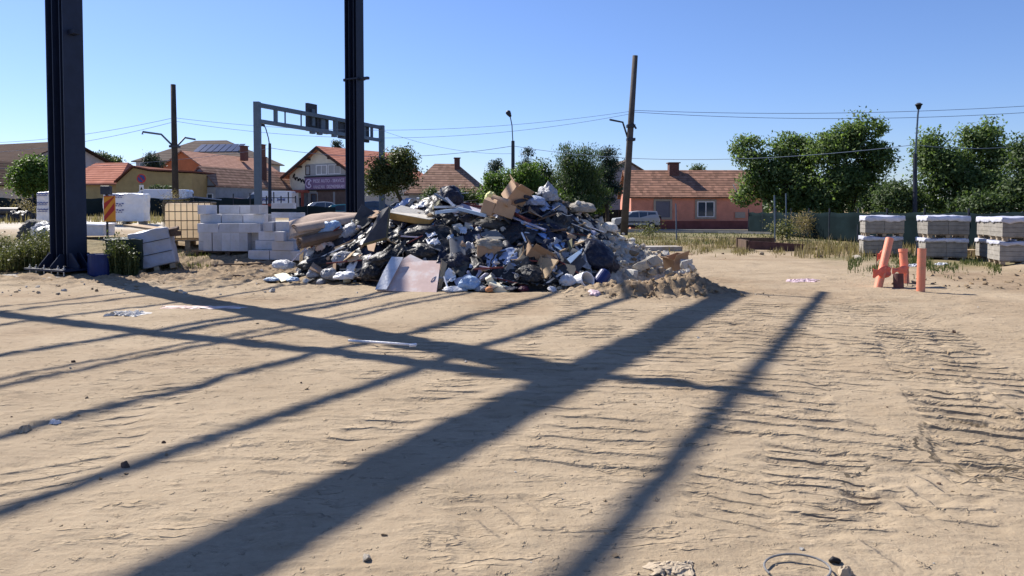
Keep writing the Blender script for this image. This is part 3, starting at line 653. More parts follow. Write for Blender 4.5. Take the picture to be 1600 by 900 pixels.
# ================================================================== buildings
def building(name, label, loc, rotz, W, D, h, ridge, rise, wallm, roofm, over=.4, hip=0, cat='house', thick=.14, wallcap=None):
    """footprint W (x) by D (y), front is -y; gable roof with its ridge along 'x' or 'y', hip>0 pulls the ridge ends in"""
    t = thing(name, label, cat, loc, rotz)
    m = MB(); a, b = W/2, D/2
    if hip: m.box((0, 0, h/2-.6), (W, D, h+1.2))
    elif ridge == 'y': m.prism([(-a, -b, -1.2), (a, -b, -1.2), (a, -b, h), (0, -b, h+rise), (-a, -b, h)], (0, D, 0))
    else: m.prism([(-a, -b, -1.2), (-a, b, -1.2), (-a, b, h), (-a, 0, h+rise), (-a, -b, h)], (W, 0, 0))
    m.build('wall', wallm, t)
    r = MB(); o = over; e = .03
    if ridge == 'y':
        s = rise/a; L = b+o
        for k in (-1, 1):
            P0 = (k*(a+o), -L, h-o*s+e); P1 = (k*(a+o), L, h-o*s+e); hp = hip
            Q1 = (0, L-hp, h+rise+e); Q0 = (0, -L+hp, h+rise+e)
            r.prism([P0, P1, Q1, Q0], (0, 0, thick))
        if hip:
            for k in (-1, 1): r.prism([(-(a+o), k*L, h-o*s+e), (a+o, k*L, h-o*s+e), (0, k*(L-hip), h+rise+e)], (0, 0, thick))
    else:
        s = rise/b; L = a+o
        for k in (-1, 1):
            r.prism([(-L, k*(b+o), h-o*s+e), (L, k*(b+o), h-o*s+e), (L-hip, 0, h+rise+e), (-L+hip, 0, h+rise+e)], (0, 0, thick))
        if hip:
            for k in (-1, 1): r.prism([(k*L, -(b+o), h-o*s+e), (k*L, b+o, h-o*s+e), (k*(L-hip), 0, h+rise+e)], (0, 0, thick))
    def uv(co, n):
        if abs(n.z) < .2: return (co.x+co.y, co.z)
        if abs(n.x) > abs(n.y): return (co.y, co.z/max(.15, math.sqrt(max(1e-6, 1-n.z*n.z))))
        return (co.x, co.z/max(.15, math.sqrt(max(1e-6, 1-n.z*n.z))))
    r.uv = uv
    roof = r.build('roof', roofm, t)
    t['_h'] = h
    return t, roof
def chimney(roof, x, y, z0, z1, s=.6, m='brick'):
    c = MB().box((x, y, (z0+z1)/2), (s, s, z1-z0)).box((x, y, z1+.05), (s*1.25, s*1.25, .1)).build('chimney', M(m), roof, bevel=.015)
    return c
def window(t, x, z, wd, ht, face='-y', pos=0, frame='white', pane='glass', split=1, depth=.09, fw=.1, name='window', cross=False):
    def P(a, d, c): return {'-y': (a, pos-d, c), '-x': (pos-d, a, c), '+x': (pos+d, a, c)}[face]
    def dm(a, d, c): return (a, d, c) if face == '-y' else (d, a, c)
    f_ = MB()
    for s in (-1, 1):
        f_.box(P(x+s*(wd/2-fw/2), depth/2, z), dm(fw, depth, ht)); f_.box(P(x, depth/2, z+s*(ht/2-fw/2)), dm(wd-2*fw, depth-.004, fw))
    for k in range(1, split): f_.box(P(x-wd/2+wd*k/split, depth/2, z), dm(fw*.8, depth-.008, ht-2*fw))
    o = f_.build(name, M(frame), t); MB().box(P(x, .025, z), dm(wd-2*fw+.01, .03, ht-2*fw+.01)).build('pane', M(pane), o)
    return o
def at_px(u, Y, z=None, v=325):
    p = Pd(u, v, Y); p.z = gz(p.x, p.y) if z is None else z; return p

# salmon single-storey house on the right
hz0 = -.32
hp, roof = building('row_house', 'long salmon pink single-storey house with an old clay tile roof', (17.45, 73.4, hz0), 0, 12.4, 7, 3.05, 'x', 2.5, M('pinkw'), M('roofold'), .28)
MB().box((0, -3.53, .25), (12.44, .08, 1.0)).build('plinth', M('pinkbase'), hp)
MB().box((0, -3.57, 2.96), (12.42, .14, .16)).build('cornice', M('stone'), hp)
window(hp, 14.25-17.45, 1.85, 1.75, 1.95, pos=-3.5, frame='stone', pane='shutter', fw=.2)
w2 = window(hp, 18.3-17.45, 1.85, 2.0, 1.85, pos=-3.5, frame='stone', pane='glass', fw=.22)
m = MB()
for dx in (-.78, 0, .78): m.box((.85+dx*.98, -3.58, 1.85), (.09, .06, 1.45))
for dz in (-.7, .7): m.box((.85, -3.58, 1.85+dz), (1.6, .05, .08))
m.build('sash', M('white'), w2)
MB().box((4.1, -3.56, 1.3), (.95, .1, .55)).build('meter_box', M('stone'), hp, bevel=.01)
chimney(roof, -1.55, -.35, 4.6, 6.35, .95, 'brick')
MB().tube([(3.7, -3.65, 3.0), (3.7, -3.65, 3.6), (3.7, -2.6, 4.2)], .06, 6).build('vent_pipe', M('dkmetal'), hp)
# house with the brown hip roof, left of the trees
p = at_px(697, 76); hb, roof = building('hip_roof_house', 'low house with a brown tiled hip roof and square chimney, behind the heap', (p.x, p.y, p.z*.3), R(8), 7.6, 7.6, zat(299, 72)-p.z*.3, 'x', 2.75, M('whitewall'), M('roofbrown'), .45, hip=3.1)
chimney(roof, 1.1, -.6, 4.6, 6.35, .55, 'brick')
window(hb, -2.4, 1.7, 1.3, 1.3, pos=-3.8)
# auto parts and service building
pf = at_px(503, 80); sv_z = pf.z
W_, D_ = 10.2, 10.5
rz = R(-33); fr = Vector((math.sin(R(33)), math.cos(R(33)), 0))
loc = Vector((pf.x, pf.y, 0))+fr*(D_/2); loc.z = sv_z
hE = zat(272, 80)-sv_z; rise = zat(231, 80)-zat(272, 80)
hs, roof = building('service_building', 'two-storey cream workshop building with a purple sign across its gable', tuple(loc), rz, W_, D_, hE, 'y', rise, M('cream'), M('roofred'), .75, cat='building')
yf = -D_/2
for s in (-1, 1):
    dl = Vector((s*(W_/2+.75), 0, -.75*rise/(W_/2))); MB().bar(Vector((s*.02, yf-.72, hE+rise-.02)), Vector((dl.x, yf-.72, hE+dl.z-.02)), .06, .3).build('bargeboard', M('brown'), hs)
    for f_ in (.35, .62): MB().box((s*W_/2*f_, yf-.4, hE+rise*(1-f_)-.22), (.16, .8, .2)).build('rafter_end', M('brown'), hs)
s1 = MB().box((.65, yf-.08, 3.0), (6.3, .14, 1.35)).build('sign', M('purple'), hs, bevel=.01)
MB().box((.65, yf-.1, 3.72), (6.4, .2, .12)).build('sign_frame', M('black'), s1); MB().box((.65, yf-.1, 2.28), (6.4, .2, .14)).build('sign_frame', M('black'), s1)
def text_mesh(name, body, size, loc, parent, m, ext=.012, align='LEFT', width=None):
    cu = bpy.data.curves.new(name, 'FONT'); cu.body = body; cu.size = size; cu.extrude = ext; cu.align_x = align
    ob = bpy.data.objects.new(name, cu); COL.objects.link(ob); dg = bpy.context.evaluated_depsgraph_get(); dg.update()
    me_ = bpy.data.meshes.new_from_object(ob.evaluated_get(dg)); bpy.data.objects.remove(ob); me_.materials.clear(); me_.materials.append(M(m))
    o = bpy.data.objects.new(name, me_); COL.objects.link(o); o.parent = parent; o.location = loc; o.rotation_euler = (R(90), 0, 0)
    if width:
        xs_ = [v.co.x for v in me_.vertices]; k = width/(max(xs_)-min(xs_)); o.scale = (k, 1, 1)
    return o
text_mesh('lettering', 'PIESE AUTO - SERVICE', .52, (-1.15, yf-.17, 3.08), s1, 'signtxt', width=4.7)
text_mesh('lettering', 'VANZARI', .5, (-1.15, yf-.17, 2.45), s1, 'signtxt', width=1.75)
text_mesh('lettering', 'DEZMEMBRARI', .5, (.95, yf-.17, 2.45), s1, 'signtxt', width=2.6)
m = MB()                                      # round emblem at the sign's left end
for k in range(10):
    a0, a1 = R(30+k*30), R(30+(k+1)*30); m.bar((-1.85+.46*math.cos(a0), yf-.17, 3.0+.46*math.sin(a0)), (-1.85+.46*math.cos(a1), yf-.17, 3.0+.46*math.sin(a1)), .03, .12)
m.box((-1.75, yf-.17, 2.95), (.5, .03, .14), (0, .6, 0)); m.box((-1.8, yf-.175, 3.05), (.14, .03, .5), (0, .4, 0)); m.build('emblem', M('signtxt'), s1)
for x, wd in ((-2.1, .75), (0.05, 1.7), (2.0, 1.9)): window(hs, x, 4.45, wd, 1.05, pos=yf, frame='white' if wd > 1 else 'brown', split=2 if wd > 1 else 1, fw=.09)
MB().box((.7, yf-.03, 4.45), (6.2, .05, 1.3)).build('window_band', M('whitewall'), hs)
m = MB()                                      # black swash lettering painted on the wall
for k in range(16):
    x = -4.5+k*.13; m.box((x, yf-.03, 3.75-.035*k+.12*math.sin(k*1.7)), (.16, .04, .1+.18*abs(math.sin(k*2.3+.5))), (0, .25, 0))
m.box((-4.35, yf-.03, 3.98), (.34, .04, .2), (0, -.6, 0)); m.build('wall_lettering', M('black'), hs)
MB().box((-3.5, yf-.5, 2.15), (3.2, 1.0, .3)).build('canopy', M('redpaint'), hs, bevel=.02)
for x in (-4.8, -2.9, -2.15): MB().box((x, yf-.8, .8), (.22, .22, 2.5)).build('pillar', M('redpaint' if x != -2.9 else 'white'), hs)
for x, wd in ((.6, 2.3), (3.2, 2.2)): 
    d_ = MB().box((x, yf-.03, .85), (wd, .08, 2.5)).build('garage_door', M('garage'), hs); MB().box((x, yf-.06, 2.14), (wd+.3, .1, .14)).build('door_frame', M('brown'), d_)
window(hs, -3.7, .9, 1.2, 1.3, pos=yf); window(hs, -1.2, .9, .9, 2.0, pos=yf, frame='brown')
MB().box((.7, yf-.02, .95), (7.6, .03, 2.75)).build('lower_wall', M('greywall'), hs)
# grey gable house with brown tiled roof
pf = at_px(312.5, 72); Wg = 3.9; Lg = 17.0; fr = Vector((math.sin(R(19)), math.cos(R(19)), 0)); loc = Vector((pf.x, pf.y, 0))+fr*(Lg/2); loc.z = pf.z
hE = zat(291, 72)-pf.z
hg, roof = building('gable_house', 'grey gabled house whose brown tiled roof runs back to the gantry', tuple(loc), R(-19), Wg, Lg, hE, 'y', zat(262, 72)-zat(291, 72), M('greywall'), M('roofbrown'), .15)
MB().box((0, -Lg/2-.03, hE/2-.1), (Wg-.1, .05, hE-.1)).build('lower_wall', M('whitewall'), hg)
MB().box((0, -Lg/2-.05, hE-.02), (Wg, .1, .12)).build('string_course', M('brown'), hg)
MB().box((-.05, -Lg/2-.03, hE+.75), (.5, .05, .6)).build('attic_window', M('shutter'), hg)
for x in (-1.3, 0, 1.3): window(hg, x, 1.2, .7, 1.1, pos=-Lg/2-.055, fw=.07)
chimney(roof, .95, -.2, 3.0, 5.75, .6, 'brick')
# orange gable house
pf = at_px(286, 95); Lo = 17.0; fr = Vector((math.sin(R(15)), math.cos(R(15)), 0)); loc = Vector((pf.x, pf.y, 0))+fr*(Lo/2); loc.z = pf.z
ho, roof = building('gable_house', 'orange rendered gabled house with a light clay roof, behind the grey one', tuple(loc), R(-15), 6.2, Lo, zat(262, 95)-pf.z, 'y', zat(237, 95)-zat(262, 95), M('orangew'), M('rooforg'), .3)
chimney(roof, 1.5, 2.4, 7.0, 9.0, .8, 'brick'); chimney(roof, 1.2, 7.0, 7.2, 9.6, .9, 'brick')
window(ho, -1.0, 4.0, 1.0, 1.3, pos=-Lo/2)
# big grey roofed house with the solar array
pf = at_px(331, 126); hE = zat(250, 120)-pf.z
hr, roof = building('hip_roof_house', 'large house with a grey hip roof and solar panels', (pf.x, pf.y, pf.z), R(-8), 18.5, 13, hE, 'x', zat(221, 126)-zat(250, 120), M('whitewall'), M('roofgrey'), .6, hip=7.0)
sl_ = (zat(221, 126)-zat(250, 120))/6.5; an = math.atan(sl_)
for k in range(7): MB().box((-.2+k*1.02+(.12*k), -3.0, hE+(6.5-3.0)*sl_+.26), (1.0, 3.0, .06), (an, 0, 0)).build('solar_panel', M('solar'), roof)
MB().box((-7.0, -6.0, hE-1.2), (4.2, 1.8, 2.2)).build('bay', M('whitewall'), hr); 
for x in (-8, -6.4, -4.8): window(hr, x, hE-1.0, .8, 1.2, pos=-6.92)
# yellow house: gabled red roof block plus the long ochre wall in front
pf = at_px(176, 74); hE = zat(286, 71)-pf.z
hy, roof = building('yellow_house', 'low ochre house with a red tiled roof', (pf.x, pf.y, pf.z), R(-14), 6.4, 6.0, hE, 'x', zat(257, 74)-zat(286, 71), M('yellow'), M('roofred'), .35, hip=1.6)
window(hy, -1.2, 1.0, 1.0, 1.1, pos=-3.0)
Yy = 69.0; yw = thing('annex_building', 'long ochre annex wall with a flat red coping and stepped gable end', 'building', at_px(182, Yy))
b_ = at_px(182, Yy)
pl = [rel(u, v, Yy, b_) for u, v in ((181, 330), (181, 287), (208, 262.5), (236, 268), (300, 271), (300, 330))]
MB().prism(pl, (.8, 6.5, 0)).build('wall', M('yellow'), yw)
m = MB()
for (a, c) in (((180, 286), (208, 261.5)), ((208, 261.5), (236, 267)), ((236, 267), (301, 270))):
    A = Vector(rel(*a, Yy, b_)); B_ = Vector(rel(*c, Yy, b_)); m.prism([A+Vector((0, -.25, .03)), B_+Vector((0, -.25, .03)), B_+Vector((0, -.25, .17)), A+Vector((0, -.25, .17))], (.8, 7.0, 0))
m.build('coping', M('roofred'), yw)
# big brown roofs on the far left
pf = at_px(20, 92); big, roof = building('hall_building', 'large hall with a long dark brown roof at the far left', (pf.x-2, pf.y, pf.z), R(-22), 26, 12, 5.4, 'x', 2.6, M('whitewall'), M('roofdk'), .8)
pf = at_px(12, 76); sm, roof = building('gable_house', 'smaller house with a brown gabled roof before the large hall', (pf.x, pf.y+2, pf.z), R(-30), 6.5, 9, 2.9, 'y', 2.1, M('cream'), M('roofdk'), .7)
MB().box((1.5, -4.53, 1.2), (1.8, .06, 2.2)).build('door', M('black'), sm)
# white shed behind the right fence
pf = Pd(1588, 340, 52); sh, roof = building('shed', 'small white corrugated shed beyond the green fence', (pf.x, pf.y, 0), R(8), 2.6, 3, 2.0, 'x', .5, M('white'), M('roofgrey'), .12, cat='shed')
m = MB()
for k in range(12): m.box((-1.2+k*.22, -1.53, 1.1), (.07, .05, 2.0))
m.build('ribs', M('white'), sh)
# small dormer-like roof behind the salmon house
pf = at_px(962, 92); sr, roof = building('gable_house', 'grey house glimpsed between the dark tree and the salmon house', (pf.x, pf.y, 0), R(10), 8, 8, 4.9, 'y', 2.3, M('greywall'), M('roofgrey'), .4)
window(sr, 0, 3.2, 1.2, 1.3, pos=-4)

# ================================================================== cars
PROF = {
 'suv': dict(L=4.1, W=1.7, body=[(-2.05, .45), (-2.05, .9), (-1.95, 1.03), (-1.15, 1.12), (-.45, 1.62), (.2, 1.7), (1.75, 1.66), (1.92, 1.1), (2.0, .95), (2.0, .42)], belt=1.08,
   win=[[(-.95, 1.14), (-.42, 1.54), (.1, 1.58), (.1, 1.12)], [(.17, 1.12), (.17, 1.58), (.85, 1.58), (.85, 1.12)], [(.93, 1.12), (.93, 1.58), (1.6, 1.56), (1.74, 1.16)]], shield=(3, 4), rear=(6, 7), wheels=(-1.3, 1.25), wr=.36),
 'van': dict(L=5.4, W=1.95, body=[(-2.7, .4), (-2.7, .95), (-2.55, 1.15), (-1.85, 1.35), (-1.2, 2.15), (-.8, 2.38), (2.6, 2.36), (2.7, 2.2), (2.7, .4)], belt=1.3,
   win=[[(-1.78, 1.4), (-1.25, 2.02), (-.75, 2.05), (-.75, 1.36)]], shield=(3, 4), rear=(7, 7), wheels=(-1.75, 1.65), wr=.35),
 'hatch': dict(L=4.2, W=1.75, body=[(-2.1, .4), (-2.1, .72), (-1.95, .86), (-1.05, .98), (-.35, 1.43), (.35, 1.5), (1.35, 1.42), (1.98, 1.0), (2.08, .85), (2.08, .4)], belt=.96,
   win=[[(-.85, 1.0), (-.32, 1.36), (.2, 1.41), (.2, .98)], [(.27, .98), (.27, 1.41), (.95, 1.38), (1.4, 1.02)]], shield=(3, 4), rear=(6, 7), wheels=(-1.3, 1.3), wr=.32),
}
def car(kind, paint, label, loc, rotz, cat='car', name='parked_car', group=None, spare=False, decal=False):
    P = PROF[kind]; t = thing(name, label, cat, loc, rotz, group); Wd = P['W']/2; belt = P['belt']; topz = max(z for _, z in P['body'])
    def hw(z): return Wd if z <= belt else Wd*(1-.17*(z-belt)/(topz-belt))
    m = MB(); bd = P['body']; n = len(bd); vs = []
    for s in (-1, 1): vs += [(x, s*hw(z), z) for x, z in bd]
    m.add(vs, [tuple(range(n)), tuple(reversed(range(n, 2*n)))]+[(i, n+i, n+(i+1) % n, (i+1) % n) for i in range(n)])
    m.build('body', M('car_'+paint), t, bevel=.04)
    for poly in P['win']:
        for s in (-1, 1):
            w_ = MB().add([(x, s*(hw(z)+.012), z) for x, z in poly]+[(x, s*(hw(z)-.05), z) for x, z in poly], [tuple(range(len(poly))), tuple(reversed(range(len(poly), 2*len(poly))))]+[(i, len(poly)+i, len(poly)+(i+1) % len(poly), (i+1) % len(poly)) for i in range(len(poly))]); w_.build('side_window', M('glass'), t)
    for key, nm in (('shield', 'windscreen'), ('rear', 'rear_window')):
        i, j = P[key]
        if i == j: continue
        a = Vector((bd[i][0], 0, bd[i][1])); b = Vector((bd[j][0], 0, bd[j][1])); d = b-a; nrm = Vector((-d.z, 0, d.x)).normalized(); nrm = nrm if (nrm.x < 0) == (key == 'shield') else -nrm
        q_ = [a+d*.1, a+d*.9]; 
        MB().prism([(p_.x+nrm.x*.012, s*(hw(p_.z)-.12), p_.z+nrm.z*.012) for p_, s in ((q_[0], -1), (q_[0], 1), (q_[1], 1), (q_[1], -1))], tuple(-nrm*.03)).build(nm, M('glass'), t)
    for x in P['wheels']:
        for s in (-1, 1):
            r = P['wr']; wh = MB().tube([(x, s*(Wd-.19), r), (x, s*(Wd-.15), r), (x, s*(Wd+.0), r), (x, s*(Wd+.025), r)], [r*.9, r, r, r*.88], 18).build('wheel', M('tyre'), t)
            MB().tube([(x, s*(Wd+.026), r), (x, s*(Wd+.034), r)], [r*.62, r*.55], 12).build('rim', M('rim'), wh)
    for s in (-1, 1):
        MB().box((-P['L']/2+.06, s*(Wd-.28), .78 if kind != 'van' else .95), (.1, .36, .17)).build('headlight', M('lampclear'), t, bevel=.02)
        MB().box((P['L']/2-.04, s*(Wd-.12), .92), (.08, .16, .3)).build('tail_light', M('lampred'), t, bevel=.02)
        MB().box((-P['L']/2+1.05 if kind != 'van' else -1.75, s*(Wd+.1), belt+.1), (.1, .18, .13)).build('mirror', M('car_'+paint), t, bevel=.02)
    MB().box((0, 0, .36), (P['L']-.3, P['W']-.1, .2)).build('sill', M('tyre'), t)
    for xe in (-1, 1): MB().box((xe*(P['L']/2-.02), 0, .52), (.16, P['W']-.08, .2)).build('bumper', M('car_'+paint) if kind != 'suv' else M('dkmetal'), t, bevel=.03)
    if kind == 'suv':
        for s in (-1, 1): MB().box((.05, s*(Wd+.012), .72), (2.0, .03, .1)).build('trim', M('dkmetal'), t)
    if spare: MB().tube([(2.02, 0, .98), (2.06, 0, .98), (2.2, 0, .98), (2.24, 0, .98)], [.28, .33, .33, .28], 18).build('spare_wheel', M('tyre'), t)
    if decal:
        m = MB()
        for k in range(9): m.box((-.1+k*.11, -Wd-.012, 1.5+.05*math.sin(k*2)), (.08, .02, .2+.08*math.cos(k*3)))
        for k in range(7): m.box((1.35+k*.11, -Wd-.012, 1.5), (.08, .02, .18+.1*math.cos(k*2.2)))
        m.build('lettering', M('signblue'), t)
    return t
p = at_px(993.5, 66); car('suv', 'silver', 'silver estate with a spare wheel on its tail, parked by the salmon house', (p.x, p.y, gz(p.x, p.y)+.02), R(2), spare=True)
def carat(kind, paint, label, u, Y, rot, vtop=None, **k):
    p = at_px(u, Y); z = p.z
    if vtop is not None: z = zat(vtop, Y)-max(b for _, b in PROF[kind]['body'])
    return car(kind, paint, label, (p.x, p.y, z), rot, **k)
for (k_, pa, lb, u, Y, ro, vt, ex) in (
  ('van', 'vanwhite', 'long white panel van with blue lettering behind the white blocks', 417, 74, 2, 298.5, dict(cat='van', name='parked_van', decal=True)),
  ('van', 'vanwhite', 'short white van standing before the red pillars of the workshop', 459, 84, 8, 306.5, dict(cat='van', name='parked_van')),
  ('van', 'vanwhite', 'pale van behind the green fence and wooden pole, left', 246, 62, 4, 296, dict(cat='van', name='parked_van')),
  ('hatch', 'darkred', 'dark red car between the pole and the white van', 372, 64, 182, 309, {}),
  ('hatch', 'silver', 'silver car whose roof shines before the garage doors', 512, 68, 196, 315, {}),
  ('hatch', 'teal', 'turquoise car partly hidden by the farther steel column', 545, 62, 190, 319, {}),
  ('hatch', 'navy', 'dark blue car just right of the farther steel column', 592, 70, 184, 314, {}),
  ('hatch', 'dark', 'black car beneath the small street tree by the gantry', 640, 74, 184, 315, {}),
  ('hatch', 'dark', 'black car behind the green fence at the grey house', 318, 62, 176, 308.5, {})):
    carat(k_, pa, lb, u, Y, R(ro), vt, **ex)

# ================================================================== fences
def net_fence(name, label, pts, h, material, post_every=2.6, sag=.06, topz=None, postm='galv'):
    t = thing(name, label, 'fence', (0, 0, 0)); acc = 0
    P = [Vector((a, b, 0)) for a, b in pts]; fine = []
    for a, b in zip(P[:-1], P[1:]):
        n = max(1, int((b-a).length/.5)); fine += [a+(b-a)*k/n for k in range(n)]
    fine.append(P[-1]); m = MB(); NV = 6; vs = []
    for i, p_ in enumerate(fine):
        g_ = gz(p_.x, p_.y); d = (fine[min(i+1, len(fine)-1)]-fine[max(0, i-1)]).normalized(); nn = Vector((-d.y, d.x, 0))
        tz = (topz(p_) if topz else g_+h)+sag*math.sin(i*1.26)*.6+.03*mnoise.noise(Vector((i*.7, 1, 2)))
        for k in range(NV+1):
            q_ = p_+nn*.07*mnoise.noise(Vector((i*.45, k*.6, 4))); vs.append((q_.x, q_.y, g_-.03+(tz-g_)*k/NV))
    m.add(vs, [(i*(NV+1)+k, (i+1)*(NV+1)+k, (i+1)*(NV+1)+k+1, i*(NV+1)+k+1) for i in range(len(fine)-1) for k in range(NV)])
    m.build('net', material, t, smooth=True, solid=.012)
    nxt = 0
    for i, p_ in enumerate(fine):
        if i*.5 >= nxt:
            nxt += post_every; g_ = gz(p_.x, p_.y); MB().tube([(p_.x, p_.y-.06, g_-.2), (p_.x, p_.y-.06, g_+h+.12)], .035, 6).build('post', M(postm), t)
    return t
net_fence('shade_net_fence', 'dark green netting fence along the right of the site', [(16.3, 51), (16.2, 42), (16.4, 33), (17.0, 27), (18.5, 20)], 1.52, M('mesh'), topz=lambda p_: Pd(800, 331.5, 1).z*0+zat(331.5, p_.y), postm='dkmetal')
net_fence('shade_net_fence', 'dark green netting fence behind the black pipes at the far left', [(-36, 48), (-26, 46.5), (-15.8, 46)], 1.3, M('meshd'), topz=lambda p_: zat(309, p_.y), postm='dkmetal')
net_fence('shade_net_fence', 'dark netting fence behind the yellowed tank and white blocks', [(-15.2, 43), (-10.5, 44)], 1.3, M('meshd'), topz=lambda p_: zat(322, p_.y), postm='dkmetal')
net_fence('panel_fence', 'dark panel fence under the dark trees beside the silver car', [(4.6, 72), (12.0, 72.4)], 1.7, M('meshd'), topz=lambda p_: zat(327.5, 72), postm='dkmetal')
# rail with red sheet near the van
rl = thing('metal_railing', 'dark railing with a red brown sheet in front of the white vans', 'railing', (0, 0, 0))
a = Pd(405, 322, 48); b = Pd(462, 322, 48.5)
for k in range(6):
    q_ = a.lerp(b, k/5); MB().tube([(q_.x, q_.y, gz(q_.x, q_.y)-.1), (q_.x, q_.y, zat(306 if k % 2 else 300, q_.y))], .04, 6).build('post', M('dkmetal'), rl)
MB().prism([Pd(408, 318, 48.1), Pd(456, 319, 48.3), Pd(456, 331, 48.3), Pd(408, 331, 48.1)], (0, .06, 0)).build('sheet', M('redpaint'), rl)
for vv in (309, 333): MB().bar(Pd(405, vv, 48), Pd(462, vv, 48.5), .05, .05).build('rail', M('dkmetal'), rl)
# lone stakes of the old wire fence on the right verge
for (u, vb, vt, Y, lb) in ((1057, 377, 318, 38, 'thin grey stake in the dry grass before the salmon house'), (1211, 380, 305, 36, 'thin leaning stake behind the rusty trough'), (1229, 372, 302, 40, 'taller thin stake left of the green netting')):
    a = Pd(u, vb, Y); a.z = gz(a.x, a.y)-.1; b = Pd(u-1, vt, Y); tag(MB().tube([a, b], .035, 6).build('fence_stake', M('galv')), lb, 'stake')

# ================================================================== trees
def leaves(name, pts, nrm, size, material, parent, seed, asp=.55, droop=0):
    r = np.random.RandomState(seed); n = len(pts); pts = np.asarray(pts)
    a = r.normal(size=(n, 3)); a /= np.linalg.norm(a, axis=1)[:, None]; a[:, 2] -= droop; a /= np.linalg.norm(a, axis=1)[:, None]
    nn = np.asarray(nrm)+r.normal(size=(n, 3))*.55; b = np.cross(a, nn); b /= np.linalg.norm(b, axis=1)[:, None]+1e-9
    s = size*(.6+.8*r.rand(n))[:, None]; c = np.cross(a, b)*s*.18
    v = np.stack([pts-a*s*.5, pts+b*s*asp*.5+c, pts+a*s*.5, pts-b*s*asp*.5+c], 1).reshape(-1, 3)
    me_ = bpy.data.meshes.new(name); me_.vertices.add(len(v)); me_.vertices.foreach_set('co', v.ravel().astype(np.float32))
    me_.loops.add(4*n); me_.loops.foreach_set('vertex_index', np.arange(4*n, dtype=np.int32)); me_.polygons.add(n); me_.polygons.foreach_set('loop_start', (np.arange(n)*4).astype(np.int32)); me_.update(calc_edges=True)
    me_.materials.append(material); o = bpy.data.objects.new(name, me_); COL.objects.link(o)
    if parent: o.parent = parent
    return o
def tree(name, label, loc, lobes, n, size, material, seed, trunk=.18, stems=1, asp=.55, clump=.46, droop=0, shell=.55, cat='tree', group=None, sub=20):
    """lobes: (x, y, z, rx, ry, rz) ellipsoids of the crown, relative to the foot; each is filled with clumps of leaves"""
    n = int(n*2.5); size *= .66; sub *= 1.4; clump *= .86
    r = np.random.RandomState(seed); t = thing(name, label, cat, loc, group=group)
    vol = np.array([l[3]*l[4]*l[5] for l in lobes]); vol = vol**.75/np.sum(vol**.75)
    P = []; Nn = []; ends = []
    for l, w_ in zip(lobes, vol):
        k = max(4, int(sub*len(lobes)*w_)); c = r.normal(size=(k, 3)); c /= np.linalg.norm(c, axis=1)[:, None]; rad = (shell+(1-shell)*r.rand(k))[:, None]*(.75+.55*r.rand(k)**1.3)[:, None]
        cc = c*rad*np.array(l[3:])+np.array(l[:3]); m_ = int(n*w_/k)
        for q_, d in zip(cc, c):
            if q_[2] < .25: continue
            e = np.clip(r.normal(size=(m_, 3)), -1.7, 1.7)*clump*(.6+.7*r.rand())*np.array([1, 1, .72]); P.append(q_+e); nn = e*.6/clump+np.array([0, 0, .75])+d*.3; Nn.append(nn)
            ends.append(q_)
    P = np.concatenate(P); Nn = np.concatenate(Nn); keep = P[:, 2] > .1; leaves('crown', P[keep], Nn[keep], size, material, t, seed+1, asp, droop)
    m = MB(); zb = min(l[2] for l in lobes); xm = np.mean([l[0] for l in lobes])
    for s in range(stems):
        ox = (s-(stems-1)/2)*.5; top = Vector((xm+ox*1.6, r.rand()*.4, zb)); m.tube([(ox, 0, -.2), (ox*1.1+.06, .03, zb*.4), tuple(top)], [trunk*1.25, trunk, trunk*.75], 8)
        for l in lobes[s::stems]:
            m.tube([tuple(top), tuple((top+Vector(l[:3]))/2+Vector((.1, 0, .15))), l[:3]], [trunk*.6, trunk*.42, trunk*.25], 6)
        for e in ends[s::stems*3]:
            l = min(lobes, key=lambda q_: (q_[0]-e[0])**2+(q_[1]-e[1])**2+(q_[2]-e[2])**2)
            m.tube([l[:3], tuple((Vector(l[:3])+Vector(e))/2+Vector((0, 0, .08))), tuple(e)], [trunk*.25, trunk*.16, trunk*.07], 5)
    m.build('trunk', M('bark'), t, smooth=True)
    return t
def lob(b, Y, lst):
    """crown lobes measured as (u, v, half width px, half height px, depth offset m)"""
    o = []
    for (u, v, a, c, dy) in lst:
        p_ = Pd(u, v, Y)-b; o.append((p_.x, p_.y+dy, p_.z, a*Y/F, max(a*Y/F*.8, .6), c*Y/F))
    return o
def tree_px(name, label, u, Y, lst, n, size, mt, seed, **k):
    b = Pd(u, 325, Y); b.z = gz(b.x, b.y); return tree(name, label, b, lob(b, Y, lst), n, size, M(mt), seed, **k)
tree_px('walnut_tree', 'broad walnut tree covering the end of the salmon house', 1222, 52, [(1172, 235, 24, 22, 0), (1185, 272, 32, 30, -.5), (1236, 232, 32, 26, 0), (1222, 290, 40, 32, -.8), (1165, 300, 16, 24, 0), (1255, 268, 30, 34, .4), (1240, 312, 38, 20, 0)], 7500, .34, 'leaf_walnut', 11, trunk=.16, stems=2)
tree_px('walnut_tree', 'tall walnut tree with the highest top, left of the right street lamp', 1322, 50, [(1350, 205, 26, 20, 0), (1318, 222, 32, 24, .4), (1290, 242, 26, 26, -.4), (1358, 248, 34, 24, 0), (1300, 286, 40, 30, -.6), (1350, 285, 30, 26, .3), (1378, 232, 15, 16, 0), (1290, 318, 34, 16, 0)], 8000, .34, 'leaf_walnut', 12, trunk=.16, stems=2)
